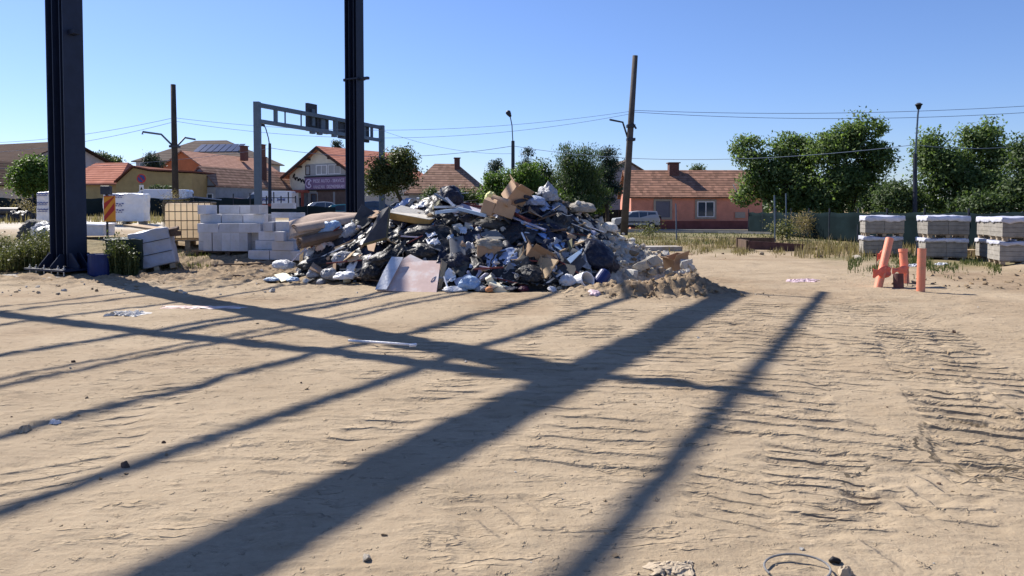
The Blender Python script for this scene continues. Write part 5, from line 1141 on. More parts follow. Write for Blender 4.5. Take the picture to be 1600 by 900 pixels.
# bags
for a in (
 ('bin_bag', 'big navy black bin bag on the right slope', 'bag', 925, 404, 82, 58, .42, 'bagnavy', 1, (0, .35, 0)),
 ('bin_bag', 'navy bag peaking at the top left of the heap', 'bag', 703, 309, 40, 36, .3, 'bagnavy', 2, (0, .4, 0), False, .5, .3, 17.2),
 ('sack', 'large grey green sack slumped across the middle of the heap', 'sack', 772, 352, 66, 28, .34, 'baggrey', 3, (0, .12, 0)),
 ('bin_bag', 'black bin bag under the mattress slab', 'bag', 668, 368, 90, 38, .3, 'bagblack', 4),
 ('bin_bag', 'glossy black bin bag right of the mattress slab', 'bag', 700, 345, 46, 34, .28, 'bagblack', 5, None, True),
 ('bin_bag', 'black bin bag at the front, left of the pinkish board', 'bag', 583, 428, 42, 40, .3, 'bagblack', 6),
 ('bin_bag', 'flat black bag above the one left of the pinkish board', 'bag', 603, 405, 60, 28, .3, 'bagblack', 7, (0, -.3, 0)),
 ('bin_bag', 'long brown black sheet bag above the small white bags', 'bag', 507, 412, 84, 26, .3, 'bagblack', 8, (0, -.16, 0)),
 ('bin_bag', 'black bag behind the pinkish board top', 'bag', 665, 394, 62, 30, .3, 'bagblack', 9),
 ('bin_bag', 'navy bag left of the carton filled with rubble', 'bag', 715, 410, 46, 36, .3, 'bagnavy', 10),
 ('bin_bag', 'black bag below the crushed carton', 'bag', 826, 432, 56, 34, .3, 'bagblack', 11),
 ('bin_bag', 'black bag between the blue panel and the navy bag', 'bag', 872, 350, 44, 42, .3, 'bagblack', 12),
 ('bin_bag', 'navy bag hanging under the open carton', 'bag', 833, 334, 36, 44, .3, 'bagnavy', 13),
 ('carrier_bag', 'pale grey bag standing at the right of the heap top', 'bag', 856, 306, 28, 32, .2, 'bagclear', 14, None, True, .5, .35, 17.3),
 ('carrier_bag', 'blue grey bag under the pipes at the heap top', 'bag', 838, 316, 30, 20, .2, 'filmblue', 15, None, False, .5, .3, 16.9),
 ('carrier_bag', 'white bag right of the dusty blue one', 'bag', 846, 332, 24, 26, .2, 'bagclear', 16),
 ('carrier_bag', 'first small knotted white bag at the left front foot', 'bag', 490, 428, 22, 20, .16, 'bagclear', 17, None, True, .5, .3, 16.4),
 ('carrier_bag', 'second small greyish bag at the left front foot', 'bag', 514, 430, 24, 22, .16, 'bagclear', 18, (0, .3, 0), False, .5, .35, 16.0),
 ('carrier_bag', 'flat white bag beside the two small bags', 'bag', 538, 432, 32, 16, .16, 'bagwhite', 19, None, False, .5, .35, 15.7),
 ('carrier_bag', 'translucent bag over the slope above the flat white bag', 'bag', 541, 410, 44, 32, .18, 'bagclear', 20, (0, .4, 0)),
 ('carrier_bag', 'large bluish white bag before the lilac board', 'bag', 733, 445, 34, 26, .16, 'bagblue', 21, None, False, .5, .35, 14.6),
 ('carrier_bag', 'flattened white bag on the ground right of the pinkish board', 'bag', 710, 453, 38, 10, .16, 'bagwhite', 22, None, False, .5, .35, 14.5),
 ('carrier_bag', 'small pale bag beside the lilac board foot', 'bag', 751, 452, 18, 12, .12, 'bagclear', 23, None, False, .5, .35, 14.5),
 ('carrier_bag', 'white bag bulging before the white pail', 'bag', 887, 440, 26, 24, .18, 'bagwhite', 24, None, False, .5, .3, 14.75),
 ('carrier_bag', 'pale blue and white bag on the left slope below the carpet', 'bag', 512, 358, 44, 26, .22, 'bagblue', 25, (0, -.3, 0)),
 ('carrier_bag', 'white dusty bag tumbling down the left slope', 'bag', 546, 365, 40, 30, .2, 'bagclear', 26, (0, -.6, 0)),
 ('carrier_bag', 'white bag at the left end of the heap on the sand', 'bag', 443, 415, 30, 18, .16, 'bagwhite', 27, None, False, .5, .4, 17.0),
 ('plastic_scrap', 'bright blue plastic scrap on the sand left of the heap', 'plastic scrap', 457, 437, 18, 8, .12, 'bagblue', 28, None, False, .5, .4, 15.9),
 ('plastic_scrap', 'bluish plastic scrap at the left end by the block stack', 'plastic scrap', 424, 437, 22, 7, .12, 'bagblue', 29, None, False, .5, .4, 16.0),
 ('sack', 'pale full sack at the right shoulder of the rubble', 'sack', 953, 357, 26, 20, .22, 'mattwhite', 30, (0, .3, 0)),
 ('sack', 'dirty white sack below the pale full one', 'sack', 962, 371, 30, 10, .18, 'mattwhite', 31, (0, .1, 0)),
 ('sack', 'dusty clear bag at the top of the rubble', 'bag', 872, 335, 30, 36, .2, 'bagclear', 32),
 ('bin_bag', 'grey lump of wrapped rubble at the right skyline', 'bag', 908, 326, 44, 22, .25, 'rubbled', 33),
 ('rag', 'peach coloured rag on the left slope', 'rag', 508, 388, 26, 26, .15, 'pinkboard', 34, (0, -.4, 0), False, .5, .5),
 ('rag', 'white rag beside the peach one', 'rag', 489, 397, 18, 22, .13, 'bagwhite', 35, (0, .3, 0), False, .5, .5),
 ('orange_pot', 'orange clay pot at the heap foot beside the cream block', 'pot', 764, 453, 13, 12, .09, 'terracotta', 36, None, False, .5, .06, 14.4),
 ('plastic_scrap', 'maroon plastic lump at the heap foot', 'plastic scrap', 817, 452, 18, 12, .12, 'magenta', 37, None, False, .5, .3, 14.6),
 ('foam_scrap', 'pale yellow foam scrap on the top of the heap', 'foam', 766, 306, 16, 12, .1, 'yellowcloth', 38, (0, -.5, 0), False, .5, .45, 16.9),
 ('carrier_bag', 'small white wedge of plastic at the right front foot', 'plastic scrap', 863, 453, 16, 12, .1, 'bagwhite', 39, (0, .5, 0), False, .5, .2, 14.4),
 ('carrier_bag', 'creased pinkish bag lying on the dirt in front of the pail', 'bag', 928, 461, 20, 16, .14, 'pinkcloth', 40, None, False, .5, .4, 13.75),
 ('sack', 'white plaster lump on the right skyline', 'plaster', 903, 318, 9, 10, .07, 'rubblew', 41, None, False, .5, .2, 17.3)):
    bag(*a)
# pail and blue barrel by the navy bag
pc = Pd(910, 440, 14.8); pl_ = thing('white_pail', 'white pail lying on its side beside the blue barrel', 'pail', pc, (R(70), R(20), R(30)))
MB().pipe((0, 0, -.17), (0, 0, .17), .17, .02, 20).build('body', M('white'), pl_, smooth=False); MB().tube([(0, 0, -.168), (0, 0, -.15)], .15, 16).build('bottom', M('white'), pl_)
bc = Pd(940, 435, 15.1); br_ = thing('blue_drum', 'dark blue plastic drum by the navy bag', 'drum', bc, (R(-25), R(40), 0)); br_.scale = (.78, .78, .7)
MB().tube([(0, 0, -.24), (0, 0, -.2), (0, 0, .2), (0, 0, .24)], [.15, .17, .17, .15], 20).build('body', M('blue'), br_, smooth=False, bevel=.01); MB().tube([(0, 0, .241), (0, 0, .26)], [.14, .13], 20).build('lid', M('blue'), br_)
# carpet rolls at the left end
def roll(label, a, b, r, mt, turns=2.2, seed=0, flat=.75):
    a = Vector(a); b = Vector(b); d = (b-a); ln = d.length; d.normalize(); sd = d.cross(Vector((0, 0, 1))).normalized(); up = sd.cross(d); c = (a+b)/2
    def f_(s_, q_):
        ang = q_*turns*2*math.pi; rr = r*(1-.62*q_)*(1+.06*mnoise.noise(Vector((s_*3, q_*6, seed))))
        p_ = a+d*ln*s_+sd*math.cos(ang)*rr+up*math.sin(ang)*rr*flat; return tuple(p_-c)
    return tag(MB().sheet(f_, 10, 60).build('carpet_roll', M(mt), loc=c, smooth=True, solid=.018), label, 'carpet roll')
roll('loosely rolled beige carpet, the upper roll at the left end of the heap', Pd(460, 363, 17.0), Pd(556, 346, 18.0), .24, 'carpet', 2.3, 1, .8)
roll('brown backed carpet roll beneath the beige one', Pd(468, 381, 16.8), Pd(548, 362, 17.6), .19, 'carpetback', 2.0, 2, .75)
def cf(s_, q_):
    u = 452+110*s_; a = q_; yy = 17.0+1.1*s_+1.1*a-.3; v = 350-17*math.sin(min(1, s_*1.15+.1)*math.pi*.62)*1.0-6*a*(1-a)*4*.5
    p_ = Pd(u, v, yy); p_.z -= .38*(1-a)**2*(1 if s_ > .02 else 1.0); return tuple(p_+Vector((0, 0, .02*mnoise.noise(Vector((s_*5, a*4, 3))))))
tag(MB().sheet(cf, 22, 12).build('carpet_sheet', M('carpet'), smooth=True, solid=.02), 'beige carpet piece draped over the rolls at the left end of the heap', 'carpet')

def chunk_mesh(seed):
    bm = bmesh.new(); s = Vector((seed*5.1, seed*2.7, seed)); r_ = random.Random(seed)
    for _ in range(13+seed % 5):
        d_ = Vector((r_.gauss(0, 1), r_.gauss(0, 1), r_.gauss(0, 1))).normalized()
        bm.verts.new(Vector([max(-.85, min(.85, q*1.5)) for q in d_]))
    h_ = bmesh.ops.convex_hull(bm, input=bm.verts); bmesh.ops.delete(bm, geom=[v for v in bm.verts if not v.link_faces], context='VERTS')
    bmesh.ops.subdivide_edges(bm, edges=bm.edges, cuts=1, use_grid_fill=True)
    sh = [Vector((r_.uniform(-.35, .35), r_.uniform(-.35, .35), 0)) for _ in range(2)]
    for v in bm.verts:
        c = v.co.copy(); v.co += sh[0]*c.z*.5; v.co += Vector((mnoise.noise(c*.9+s), mnoise.noise(c*.9-s), mnoise.noise(c*.9+s*2)))*.12+Vector((mnoise.noise(c*2.6+s), mnoise.noise(c*2.6-s), mnoise.noise(c*2.6)))*.12
    me_ = bpy.data.meshes.new('chunk'); bm.to_mesh(me_); bm.free(); return me_
LITM = []
for k, mt_ in enumerate(['bagwhite', 'baggrey', 'rubble', 'cardboard', 'lilac', 'rubblew', 'dkpanel', 'filmblue', 'tanboard', 'greypanel', 'rubbled', 'bagblue']):
    q_ = chunk_mesh(60+k); q_.materials.append(M(mt_)); LITM.append(q_)
# ---- smaller scraps that nothing tells apart
rs = random.Random(21)
def inside(u, v): 
    top = np.interp(u, [450, 480, 500, 560, 620, 690, 740, 800, 850, 900, 940], [420, 385, 365, 350, 330, 310, 322, 318, 312, 335, 360]); bot = np.interp(u, [450, 560, 590, 700, 800, 880, 960], [435, 440, 450, 455, 455, 452, 438]); return top < v < bot
def spots(n, u0, u1, rr):
    o = []
    while len(o) < n:
        u, v = rr.uniform(u0, u1), rr.uniform(300, 456)
        if inside(u, v) and not (588 < u < 700 and v > 400): o.append((u, v))
    return o
G_ = 'scraps spread over the rubbish heap'
for k, (u, v) in enumerate(spots(70, 455, 925, rs)): drape('black_film', 'crumpled black film lying in the rubbish heap', 'film', u, v, rs.uniform(.4, 1.0), rs.uniform(.3, .7), rs.uniform(-.9, .9), rs.choice(['bagblack', 'bagblack', 'bagnavy']), 100+k, rs.uniform(.05, .1), 'black film scraps in the heap', off=rs.uniform(.03, .12))
for k, (u, v) in enumerate(spots(18, 455, 920, rs)): drape('grey_film', 'dusty grey crumpled film in the rubbish heap', 'film', u, v, rs.uniform(.3, .7), rs.uniform(.2, .5), rs.uniform(-1.2, 1.2), rs.choice(['baggrey', 'bagclear', 'filmblue', 'baggrey']), 200+k, rs.uniform(.05, .09), 'grey film scraps in the heap', off=rs.uniform(.08, .16))
for k, (u, v) in enumerate(spots(10, 470, 900, rs)): drape('white_film', 'small white plastic scrap in the rubbish heap', 'film', u, v, rs.uniform(.15, .35), rs.uniform(.12, .25), rs.uniform(-1.2, 1.2), 'bagwhite', 300+k, .05, 'white plastic scraps in the heap', off=.17, n=10, freq=7)
for k, (u, v) in enumerate(spots(60, 465, 930, rs)):
    p_ = P(u, v); n = nrm(p_); a = rs.uniform(-1.3, 1.3); d = Vector((math.cos(a), rs.uniform(-.4, .4), math.sin(a)*.6)); d = (d-n*d.dot(n)*.8).normalized(); ln = rs.uniform(.35, 1.0)
    tag(MB().bar(-d*ln/2, d*ln/2, rs.uniform(.03, .1), rs.uniform(.015, .035)).build('lath', M(rs.choice(['wood', 'oldwood', 'greypanel', 'white', 'dkpanel', 'lilac', 'tanboard', 'redwood'])), loc=p_+n*rs.uniform(.1, .22), bevel=.003), 'loose lath or strip sticking out of the rubbish heap', 'lath', 'loose laths in the heap')
for k, (u, v) in enumerate(spots(26, 470, 930, rs)):
    p_ = P(u, v); n = nrm(p_); s_ = rs.uniform(.12, .32); s2 = s_*rs.uniform(.5, 1)
    o = MB().prism([(-s_, -s2, 0), (s_*rs.uniform(.6, 1), -s2, 0), (s_, s2*rs.uniform(.4, 1), 0), (-s_*rs.uniform(.3, 1), s2, 0)], (0, 0, rs.uniform(.008, .03))).build('panel_scrap', M(rs.choice(['cardboard', 'dkpanel', 'greypanel', 'dkpanel', 'tanboard', 'dkpanel', 'olive', 'cardin', 'dkpanel'])), loc=p_+n*rs.uniform(.1, .2), rot=(rs.uniform(.2, 1.2), rs.uniform(-.6, .6), rs.uniform(-1, 1)), bevel=.003); tag(o, 'broken flat panel piece lying in the rubbish heap', 'panel piece', 'panel pieces in the heap')
for k, (u, v) in enumerate(spots(14, 560, 900, rs)):
    p_ = P(u, v); pts = [Vector((0, 0, 0))]; d = Vector((rs.uniform(-1, 1), -.3, rs.uniform(-.4, .4))).normalized()
    for j in range(7): d = (d+Vector((rs.uniform(-.6, .6), rs.uniform(-.5, .3), rs.uniform(-.6, .5)))).normalized(); pts.append(pts[-1]+d*.09)
    tag(MB().tube(pts, rs.uniform(.007, .014), 5).build('cable_scrap', M(rs.choice(['wood', 'greypanel', 'wire', 'black', 'mattwhite'])), loc=p_+nrm(p_)*.16), 'tangled cable end sticking out of the rubbish heap', 'cable scrap', 'cable scraps in the heap')
for k, (u, v) in enumerate([(rs.uniform(700, 900), rs.uniform(442, 456)) for _ in range(26)]+[(rs.uniform(470, 590), rs.uniform(432, 445)) for _ in range(10)]):
    p_ = GG(u, v); me_ = blob_mesh(400+k, .5, 2.5, 2); me_.materials.append(M(rs.choice(['bagwhite', 'bagclear', 'filmblue', 'rubblew', 'bagblack', 'baggrey', 'creamfoam']))); o = bpy.data.objects.new('litter_scrap', me_); COL.objects.link(o)
    o.scale = (rs.uniform(.05, .13), rs.uniform(.05, .1), rs.uniform(.03, .09)); o.location = p_+Vector((0, 0, .03)); o.rotation_euler = (rs.uniform(-.5, .5), rs.uniform(-.5, .5), rs.uniform(0, 3)); tag(o, 'small crumpled scrap of litter at the foot of the rubbish heap', 'litter', 'litter along the heap foot')

for k, (u, v) in enumerate(spots(150, 460, 930, rs)):
    p_ = P(u, v); s_ = rs.uniform(.02, .075)
    me_ = LITM[k % len(LITM)]; o = bpy.data.objects.new('debris_bit', me_); COL.objects.link(o); o.location = p_+nrm(p_)*rs.uniform(.1, .2); o.scale = (s_*rs.uniform(.6, 1.6), s_, s_*rs.uniform(.3, .9)); o.rotation_euler = (rs.uniform(-1, 1), rs.uniform(-1, 1), rs.uniform(0, 6)); tag(o, 'small broken bit lodged among the sheets of the rubbish heap', 'debris', 'small bits in the heap')
# ---- rubble on the right
CH = []
for k in range(9):
    me_ = chunk_mesh(k+1); me_.materials.append(M(['rubble', 'rubble', 'rubbled', 'rubblew', 'rubble', 'rubbled', 'rubble', 'rubblew', 'soil'][k])); CH.append(me_)
def chunk(u, v, s, me_=None, p_=None, name='rubble_chunk', label='broken lump of plaster or concrete in the rubble', group='rubble on the right of the heap', flat=None):
    p_ = p_ or P(u, v); o = bpy.data.objects.new(name, me_ or rs.choice(CH)); COL.objects.link(o)
    o.scale = (s*rs.uniform(.7, 1.2), s*rs.uniform(.6, 1), s*(flat or rs.uniform(.4, .8))); o.location = p_+(nrm(p_)*.07 if name == 'rubble_chunk' else Vector((0, -s*.2, s*.15))); o.rotation_euler = (rs.uniform(-.6, .6), rs.uniform(-.6, .6), rs.uniform(0, 6.3)); return tag(o, label, 'rubble', group)
cnt = 0
while cnt < 280:
    u = rs.uniform(846, 1085); top = np.interp(u, [856, 870, 900, 940, 975, 1000, 1050, 1085], [314, 314, 324, 348, 370, 386, 406, 424]); bot = np.interp(u, [846, 880, 900, 925, 950, 965, 1000, 1060, 1085], [340, 354, 372, 384, 392, 428, 436, 434, 430])
    v = rs.uniform(top, bot); s = .04+.08*rs.random()**2.2; chunk(u, v, s); cnt += 1
for (u, v, s, k, lb) in ((1000, 420, .17, 1, 'large grey slab fragment low in the rubble'), (1024, 412, .17, 2, 'large pale boulder of plaster low in the rubble'), (1020, 430, .14, 0, 'broad lump at the foot of the rubble'), (1045, 430, .12, 4, 'square lump right at the rubble foot'), (912, 356, .2, 0, 'large tilted plaster block high in the rubble'), (934, 362, .18, 6, 'second tilted plaster block right of the high one'), (985, 431, .13, 3, 'white lump left of the grey slab fragment'), (1072, 417, .13, 3, 'pale block beside the open brown carton'), (1079, 422, .09, 7, 'white lump at the outer right end of the rubble'), (870, 352, .1, 3, 'white plaster piece above the blue panel')):
    chunk(u, v, s, CH[k], label=lb, group=None, p_=(Pd(u, v, 16.0) if u > 980 else None), flat=.75)
slab('plasterboard', 'dirty white plasterboard flat at the foot of the rubble', 'board', [(983, 436), (1010, 440), (1020, 444), (985, 444)], .02, 'mattwhite', Y=[15.3, 15.2, 14.9, 14.9])
slab('tile', 'flat beige tile lying on the heaped dirt', 'tile', [(1018, 459), (1030, 457), (1042, 462), (1030, 466)], .02, 'rubblew', Y=[13.9, 14.1, 13.9, 13.6])
slab('plasterboard', 'pale strip of board at the right rim of the rubble', 'board', [(1055, 429), (1090, 431), (1088, 434), (1056, 433)], .02, 'mattwhite', Y=[16.2, 16.1, 15.8, 15.9])
# clods over the heaped dirt
for k in range(120):
    x = rs.gauss(2.8, .8); y = rs.gauss(14.05, .35); chunk(0, 0, .015+.05*rs.random()**2, CH[8], on(x, y, .0), 'soil_clod', 'brown clod on the heaped dirt before the rubble', 'clods on the heaped dirt')

# ================================================================== aerated block stacks
def blk(name='aerated_block'):
    return MB().box((0, 0, 0), (.6, .25, .245)).build(name, M('block'), bevel=.006)
b0 = blk(); used = [False]
def block(p_, rot, label, group, sc=(1, 1, 1)):
    o = b0 if not used[0] else b0.copy()
    if used[0]: COL.objects.link(o)
    used[0] = True; o.location = p_; o.rotation_euler = rot; o.scale = sc; return tag(o, label, 'block', group)
def stack(u, v, Y, layers, label, group, rotz, seed):
    r_ = random.Random(seed); o = Pd(u, v, Y); o.z = gz(o.x, o.y)+.1; cr_, sr_ = math.cos(rotz), math.sin(rotz)
    for li, row in enumerate(layers):
        for (x, y, up) in row:
            j = r_.uniform(-.02, .02); X_ = o.x+cr_*(x+j)-sr_*(y+j); Y_ = o.y+sr_*(x+j)+cr_*(y-j)
            if up == 2: block((X_, Y_, o.z+li*.25+.3), (0, R(90), rotz+r_.uniform(-.04, .04)), label, group)
            else: block((X_, Y_, o.z+li*.25+.123), (r_.uniform(-.01, .01), r_.uniform(-.01, .01), rotz+(R(90) if up else 0)+r_.uniform(-.04, .04)), label, group)
    return o
LA = 'white aerated block in the larger stack beside the yellowed tank'; LB = 'white aerated block in the smaller stack against the carpet rolls'
row3 = [(-.62, 0, 0), (0, 0, 0), (.62, 0, 0), (-.62, .62, 0), (0, .62, 0), (.62, .62, 0)]
up_front = [(-.52+.252*k, -.26, 2) for k in range(5)]
stack(364, 399, 20.4, [row3+up_front, row3, row3+[(-.5, -.28, 0), (.12, -.28, 0), (.68, -.28, 0)], [(-.62, .1, 0), (0, .1, 0), (.62, .1, 0), (-.62, .6, 0), (0, .6, 0), (.62, .6, 0)], [(-.78, .1, 1), (.72, .1, 1), (-.3, .55, 0), (.32, .55, 0)]], LA, 'blocks of the larger white stack', R(-6), 3)
stack(436, 404, 19.6, [[(-.5, 0, 0), (.12, 0, 0), (.56, .05, 1), (-.4, .5, 0), (.25, .5, 0)], [(-.45, .3, 0), (.15, 0, 0), (.2, .5, 0), (-.4, .55, 0)], [(-.4, .35, 0), (.1, .1, 1), (.34, .3, 1)], [(-.35, .4, 1), (.1, .35, 0)]], LB, 'blocks of the smaller white stack', R(-8), 4)
o_ = Pd(440, 340, 19.9); pw = gz(o_.x, o_.y)
for k in range(2): block((o_.x, o_.y+.2, pw+1.1+.123+.25*k), (0, 0, R(-8)+.1*k), 'flat white block lying on top of the smaller stack' if k == 0 else 'uppermost block piled on the smaller stack', None, (1, 1, .6))
o_ = Pd(461, 333, 19.9)
for k in range(3): block((o_.x, o_.y+.2, pw+.98+.125*k), (0, 0, .1*k-.1), ('lowest', 'middle', 'top')[k]+' slab of the little pile beside the carpet rolls', None, (.62, 1.2, .48))
pb_ = thing('wooden_pallet', 'dark worn pallet under the larger white stack', 'pallet', Pd(364, 404, 20.4)); pb_.location.z = gz(pb_.location.x, pb_.location.y)
for k in range(5): MB().box((0, -.3+k*.25, .085), (2.0, .16, .025)).build('deck_board', M('oldwood'), pb_)
for k in range(3): MB().box((-.85+k*.85, .2, .03), (.12, 1.2, .085)).build('bearer', M('oldwood'), pb_)
# yellowed intermediate tank in its cage
ti = Pd(298, 383, 21.6); ti.z = gz(ti.x, ti.y); tk = thing('caged_tank', 'yellowed plastic liquid tank in a wire cage', 'tank', ti, R(14))
MB().box((0, 0, .82), (1.2, 1.0, 1.0)).build('bottle', M('tank'), tk, bevel=.09); MB().tube([(0, -.1, 1.3), (0, -.1, 1.38)], .12, 14).build('cap', M('dkmetal'), tk)
for k in range(9): 
    x = -.63+1.26*k/8; MB().tube([(x, -.53, .3), (x, -.53, 1.36), (x, .53, 1.36), (x, .53, .3)], .011, 5).build('cage_bar', M('cage'), tk)
for k in range(1, 6): y = -.53+1.06*k/6; MB().tube([(-.63, y, .3), (-.63, y, 1.36)], .011, 5).build('cage_bar', M('cage'), tk); MB().tube([(.63, y, .3), (.63, y, 1.36)], .011, 5).build('cage_bar', M('cage'), tk)
for z in (.32, .56, .82, 1.08, 1.34): MB().tube([(-.64, -.545, z), (.64, -.545, z), (.64, .545, z), (-.64, .545, z), (-.64, -.545, z)], .012, 5).build('cage_ring', M('cage'), tk)
for k in range(3): MB().box((-.5+k*.5, 0, .12), (.14, 1.0, .24)).build('pallet_foot', M('palletwood'), tk)
MB().box((0, 0, .26), (1.25, 1.05, .04)).build('pallet_deck', M('palletwood'), tk)
MB().tube([(-.75, -.3, 1.42), (-.2, -.45, 1.44), (.2, -.4, 1.5), (.9, -.3, 1.42)], .018, 6).build('hose', M('wire'), tk)
# white wrapped pallets behind
def wrapped(label, u, v, Y, size, rotz, zb=None, prints=True, mt='film', name='wrapped_pallet', tilt=(0, 0)):
    p_ = Pd(u, v, Y); p_.z = gz(p_.x, p_.y) if zb is None else zb; t = thing(name, label, 'pallet', p_, (tilt[0], tilt[1], rotz)); x, y, z = size
    bm = bmesh.new(); bmesh.ops.create_cube(bm, size=1); bmesh.ops.subdivide_edges(bm, edges=bm.edges, cuts=9, use_grid_fill=True)
    for q_ in bm.verts:
        c = q_.co.copy(); q_.co = Vector((c.x*x, c.y*y, c.z*z)); k = Vector((c.x*4, c.y*4, c.z*4+p_.x)); q_.co += Vector((c.x, c.y, c.z))*.07*mnoise.noise(k*1.2)
        if c.z > .45: q_.co.z -= .05*(abs(c.x)+abs(c.y))
    me_ = bpy.data.meshes.new('wrapping'); bm.to_mesh(me_); bm.free(); me_.materials.append(M(mt)); o = bpy.data.objects.new('wrapping', me_); COL.objects.link(o); o.parent = t; o.location = (0, 0, .14+z/2)
    md = o.modifiers.new('bevel', 'BEVEL'); md.width = .04; md.segments = 2; md.limit_method = 'ANGLE'
    if prints:
        for zz in (.92, .62, .4):
            m_ = MB()
            for k in range(7): m_.box((-x*.42+k*x*.068, -y/2-.028, .14+z*zz-.02*(k % 2)), (x*.05, .012, .045)); m_.box((-x*.42+k*x*.062, -y/2-.028, .14+z*zz-.09), (x*.04, .012, .03))
            m_.build('printing', M('signblue'), t)
    for k in range(3): MB().box((-x*.4+k*x*.4, 0, .07), (.12, y*.95, .12)).build('pallet_foot', M('palletwood'), t)
    return t
wrapped('white wrapped pallet with blue printing behind the striped marker', 199, 350, 31, (1.55, 1.0, 1.18), R(12))
wrapped('white wrapped pallet showing left of the near steel column', 86, 350, 31, (.95, .9, 1.25), R(0))
sg_ = wrapped('tilted pale wrapped block pallet left of the yellowed tank', 250, 418, 18.7, (.92, .85, .95), R(18), mt='wrapgrey', prints=False, tilt=(R(-6), R(-12)))
for k in (1, 2): MB().box((0, -.44, .14+.31*k), (.9, .02, .015)).build('joint', M('dkpanel'), sg_)
wrapped('dark green covered pallet behind the weeds and blue barrel', 203, 424, 18.5, (.85, .8, .78), R(8), mt='wrapgreen', prints=False)
MBp = Pd(270, 358, 19.5)
tag(MB().box((0, 0, 0), (.5, .4, .08), (.1, -.2, .3)).box((.2, 0, -.08), (.12, .4, .12)).build('wood_scrap', M('oldwood'), loc=(Pd(262, 360, 18.7))), 'old wood scrap on top of the tilted wrapped pallet', 'wood')
# pale sheets lying by the column and the grey green bags
drape_ = [(236, 352, 'long bare plank lying behind the tilted wrapped pallet', 'tanboard')]
a = Pd(205, 352, 24); b = Pd(262, 360, 22); tag(MB().bar((0, 0, 0), b-a, .5, .06).build('plank', M('wood'), loc=(a.x, a.y, max(a.z, gz(a.x, a.y)+.05))), 'long bare plank lying behind the tilted wrapped pallet', 'plank')
p_ = Pd(148, 352, 24.5); tag(MB().box((0, 0, .25), (.95, .7, .35)).box((0, 0, .45), (1.05, .8, .06), (.05, .03, 0)).build('sheet_stack', M('film'), loc=(p_.x, p_.y, gz(p_.x, p_.y))), 'white sheet covered stack right of the near steel column', 'stack')
for k, (u, v, sx_) in enumerate(((62, 362, .5), (72, 350, .4), (80, 368, .4))):
    p_ = Pd(u, v, 24-k*.6); me_ = blob_mesh(500+k, .5, 2.5); me_.materials.append(M('bagclear' if k else 'baggrey')); o = bpy.data.objects.new('film_heap', me_); COL.objects.link(o); o.location = (p_.x, p_.y, gz(p_.x, p_.y)+.18); o.scale = (sx_, .35, .36-.04*k); tag(o, ('greenish grey film heap nearest the weeds at the left', 'pale crumpled film behind the greenish heap', 'pale film heap touching the near steel column')[k], 'film')
# blue barrel by the column
bb = Pd(157, 425, 17.75); bb.z = gz(bb.x, bb.y); bt = thing('blue_barrel', 'blue plastic barrel standing beside the near steel column', 'barrel', bb)
MB().tube([(0, 0, 0), (0, 0, .05), (0, 0, .28), (0, 0, .5), (0, 0, .53)], [.25, .27, .275, .26, .25], 24, caps=True).build('body', M('blue'), bt, smooth=False); MB().pipe((0, 0, .5), (0, 0, .55), .275, .03, 24).build('rim', M('blue'), bt)
# striped marker board
mb_ = Pd(172, 360, 24); mb_.z = gz(mb_.x, mb_.y); mk = thing('marker_board', 'red and yellow striped marker board on a post', 'sign', mb_)
zt = zat(306, 24)-mb_.z; zb_ = zat(346, 24)-mb_.z; ww = .36
MB().box((0, 0, (zt+zb_)/2), (ww, .05, zt-zb_)).build('board', M('signorange'), mk)
m_ = MB()
for k in range(3):
    z0 = zb_-.05+k*.42; q_ = [(-ww/2+.01, -.03, max(zb_+.01, min(zt-.01, z0))), (ww/2-.01, -.03, max(zb_+.01, min(zt-.01, z0+.42))), (ww/2-.01, -.03, max(zb_+.01, min(zt-.01, z0+.66))), (-ww/2+.01, -.03, max(zb_+.01, min(zt-.01, z0+.22)))]
    m_.add(q_, [(0, 1, 2, 3)])
m_.build('stripe', M('signred'), mk)
MB().tube([(-.12, .06, -.2), (-.12, .06, zt+.1)], .035, 6).build('post', M('dkmetal'), mk); MB().box((-.1, .0, zt+.18), (.3, .2, .28)).build('lamp', M('dkmetal'), mk, bevel=.02)
# parking sign far behind
ps = Pd(222, 310, 58); ps.z = gz(ps.x, ps.y); pk = thing('no_parking_sign', 'round red and blue no parking sign with a small plate below', 'sign', ps)
zc = zat(279, 58)-ps.z; MB().tube([(0, 0, -.2), (0, 0, zc+.3)], .03, 6).build('post', M('galv'), pk)
MB().tube([(0, -.05, zc), (0, -.08, zc)], .36, 24).build('disc', M('signred'), pk); MB().tube([(0, -.081, zc), (0, -.09, zc)], .28, 24).build('disc_face', M('signblue'), pk); MB().bar((-.2, -.1, zc+.2), (.2, -.1, zc-.2), .02, .08).build('slash', M('signred'), pk)
MB().box((0, -.06, zc-.75), (.34, .03, .5)).build('plate', M('white'), pk); MB().prism([(-.09, -.08, zc-.88), (.09, -.08, zc-.88), (0, -.08, zc-.62)], (0, -.01, 0)).build('arrow', M('black'), pk)
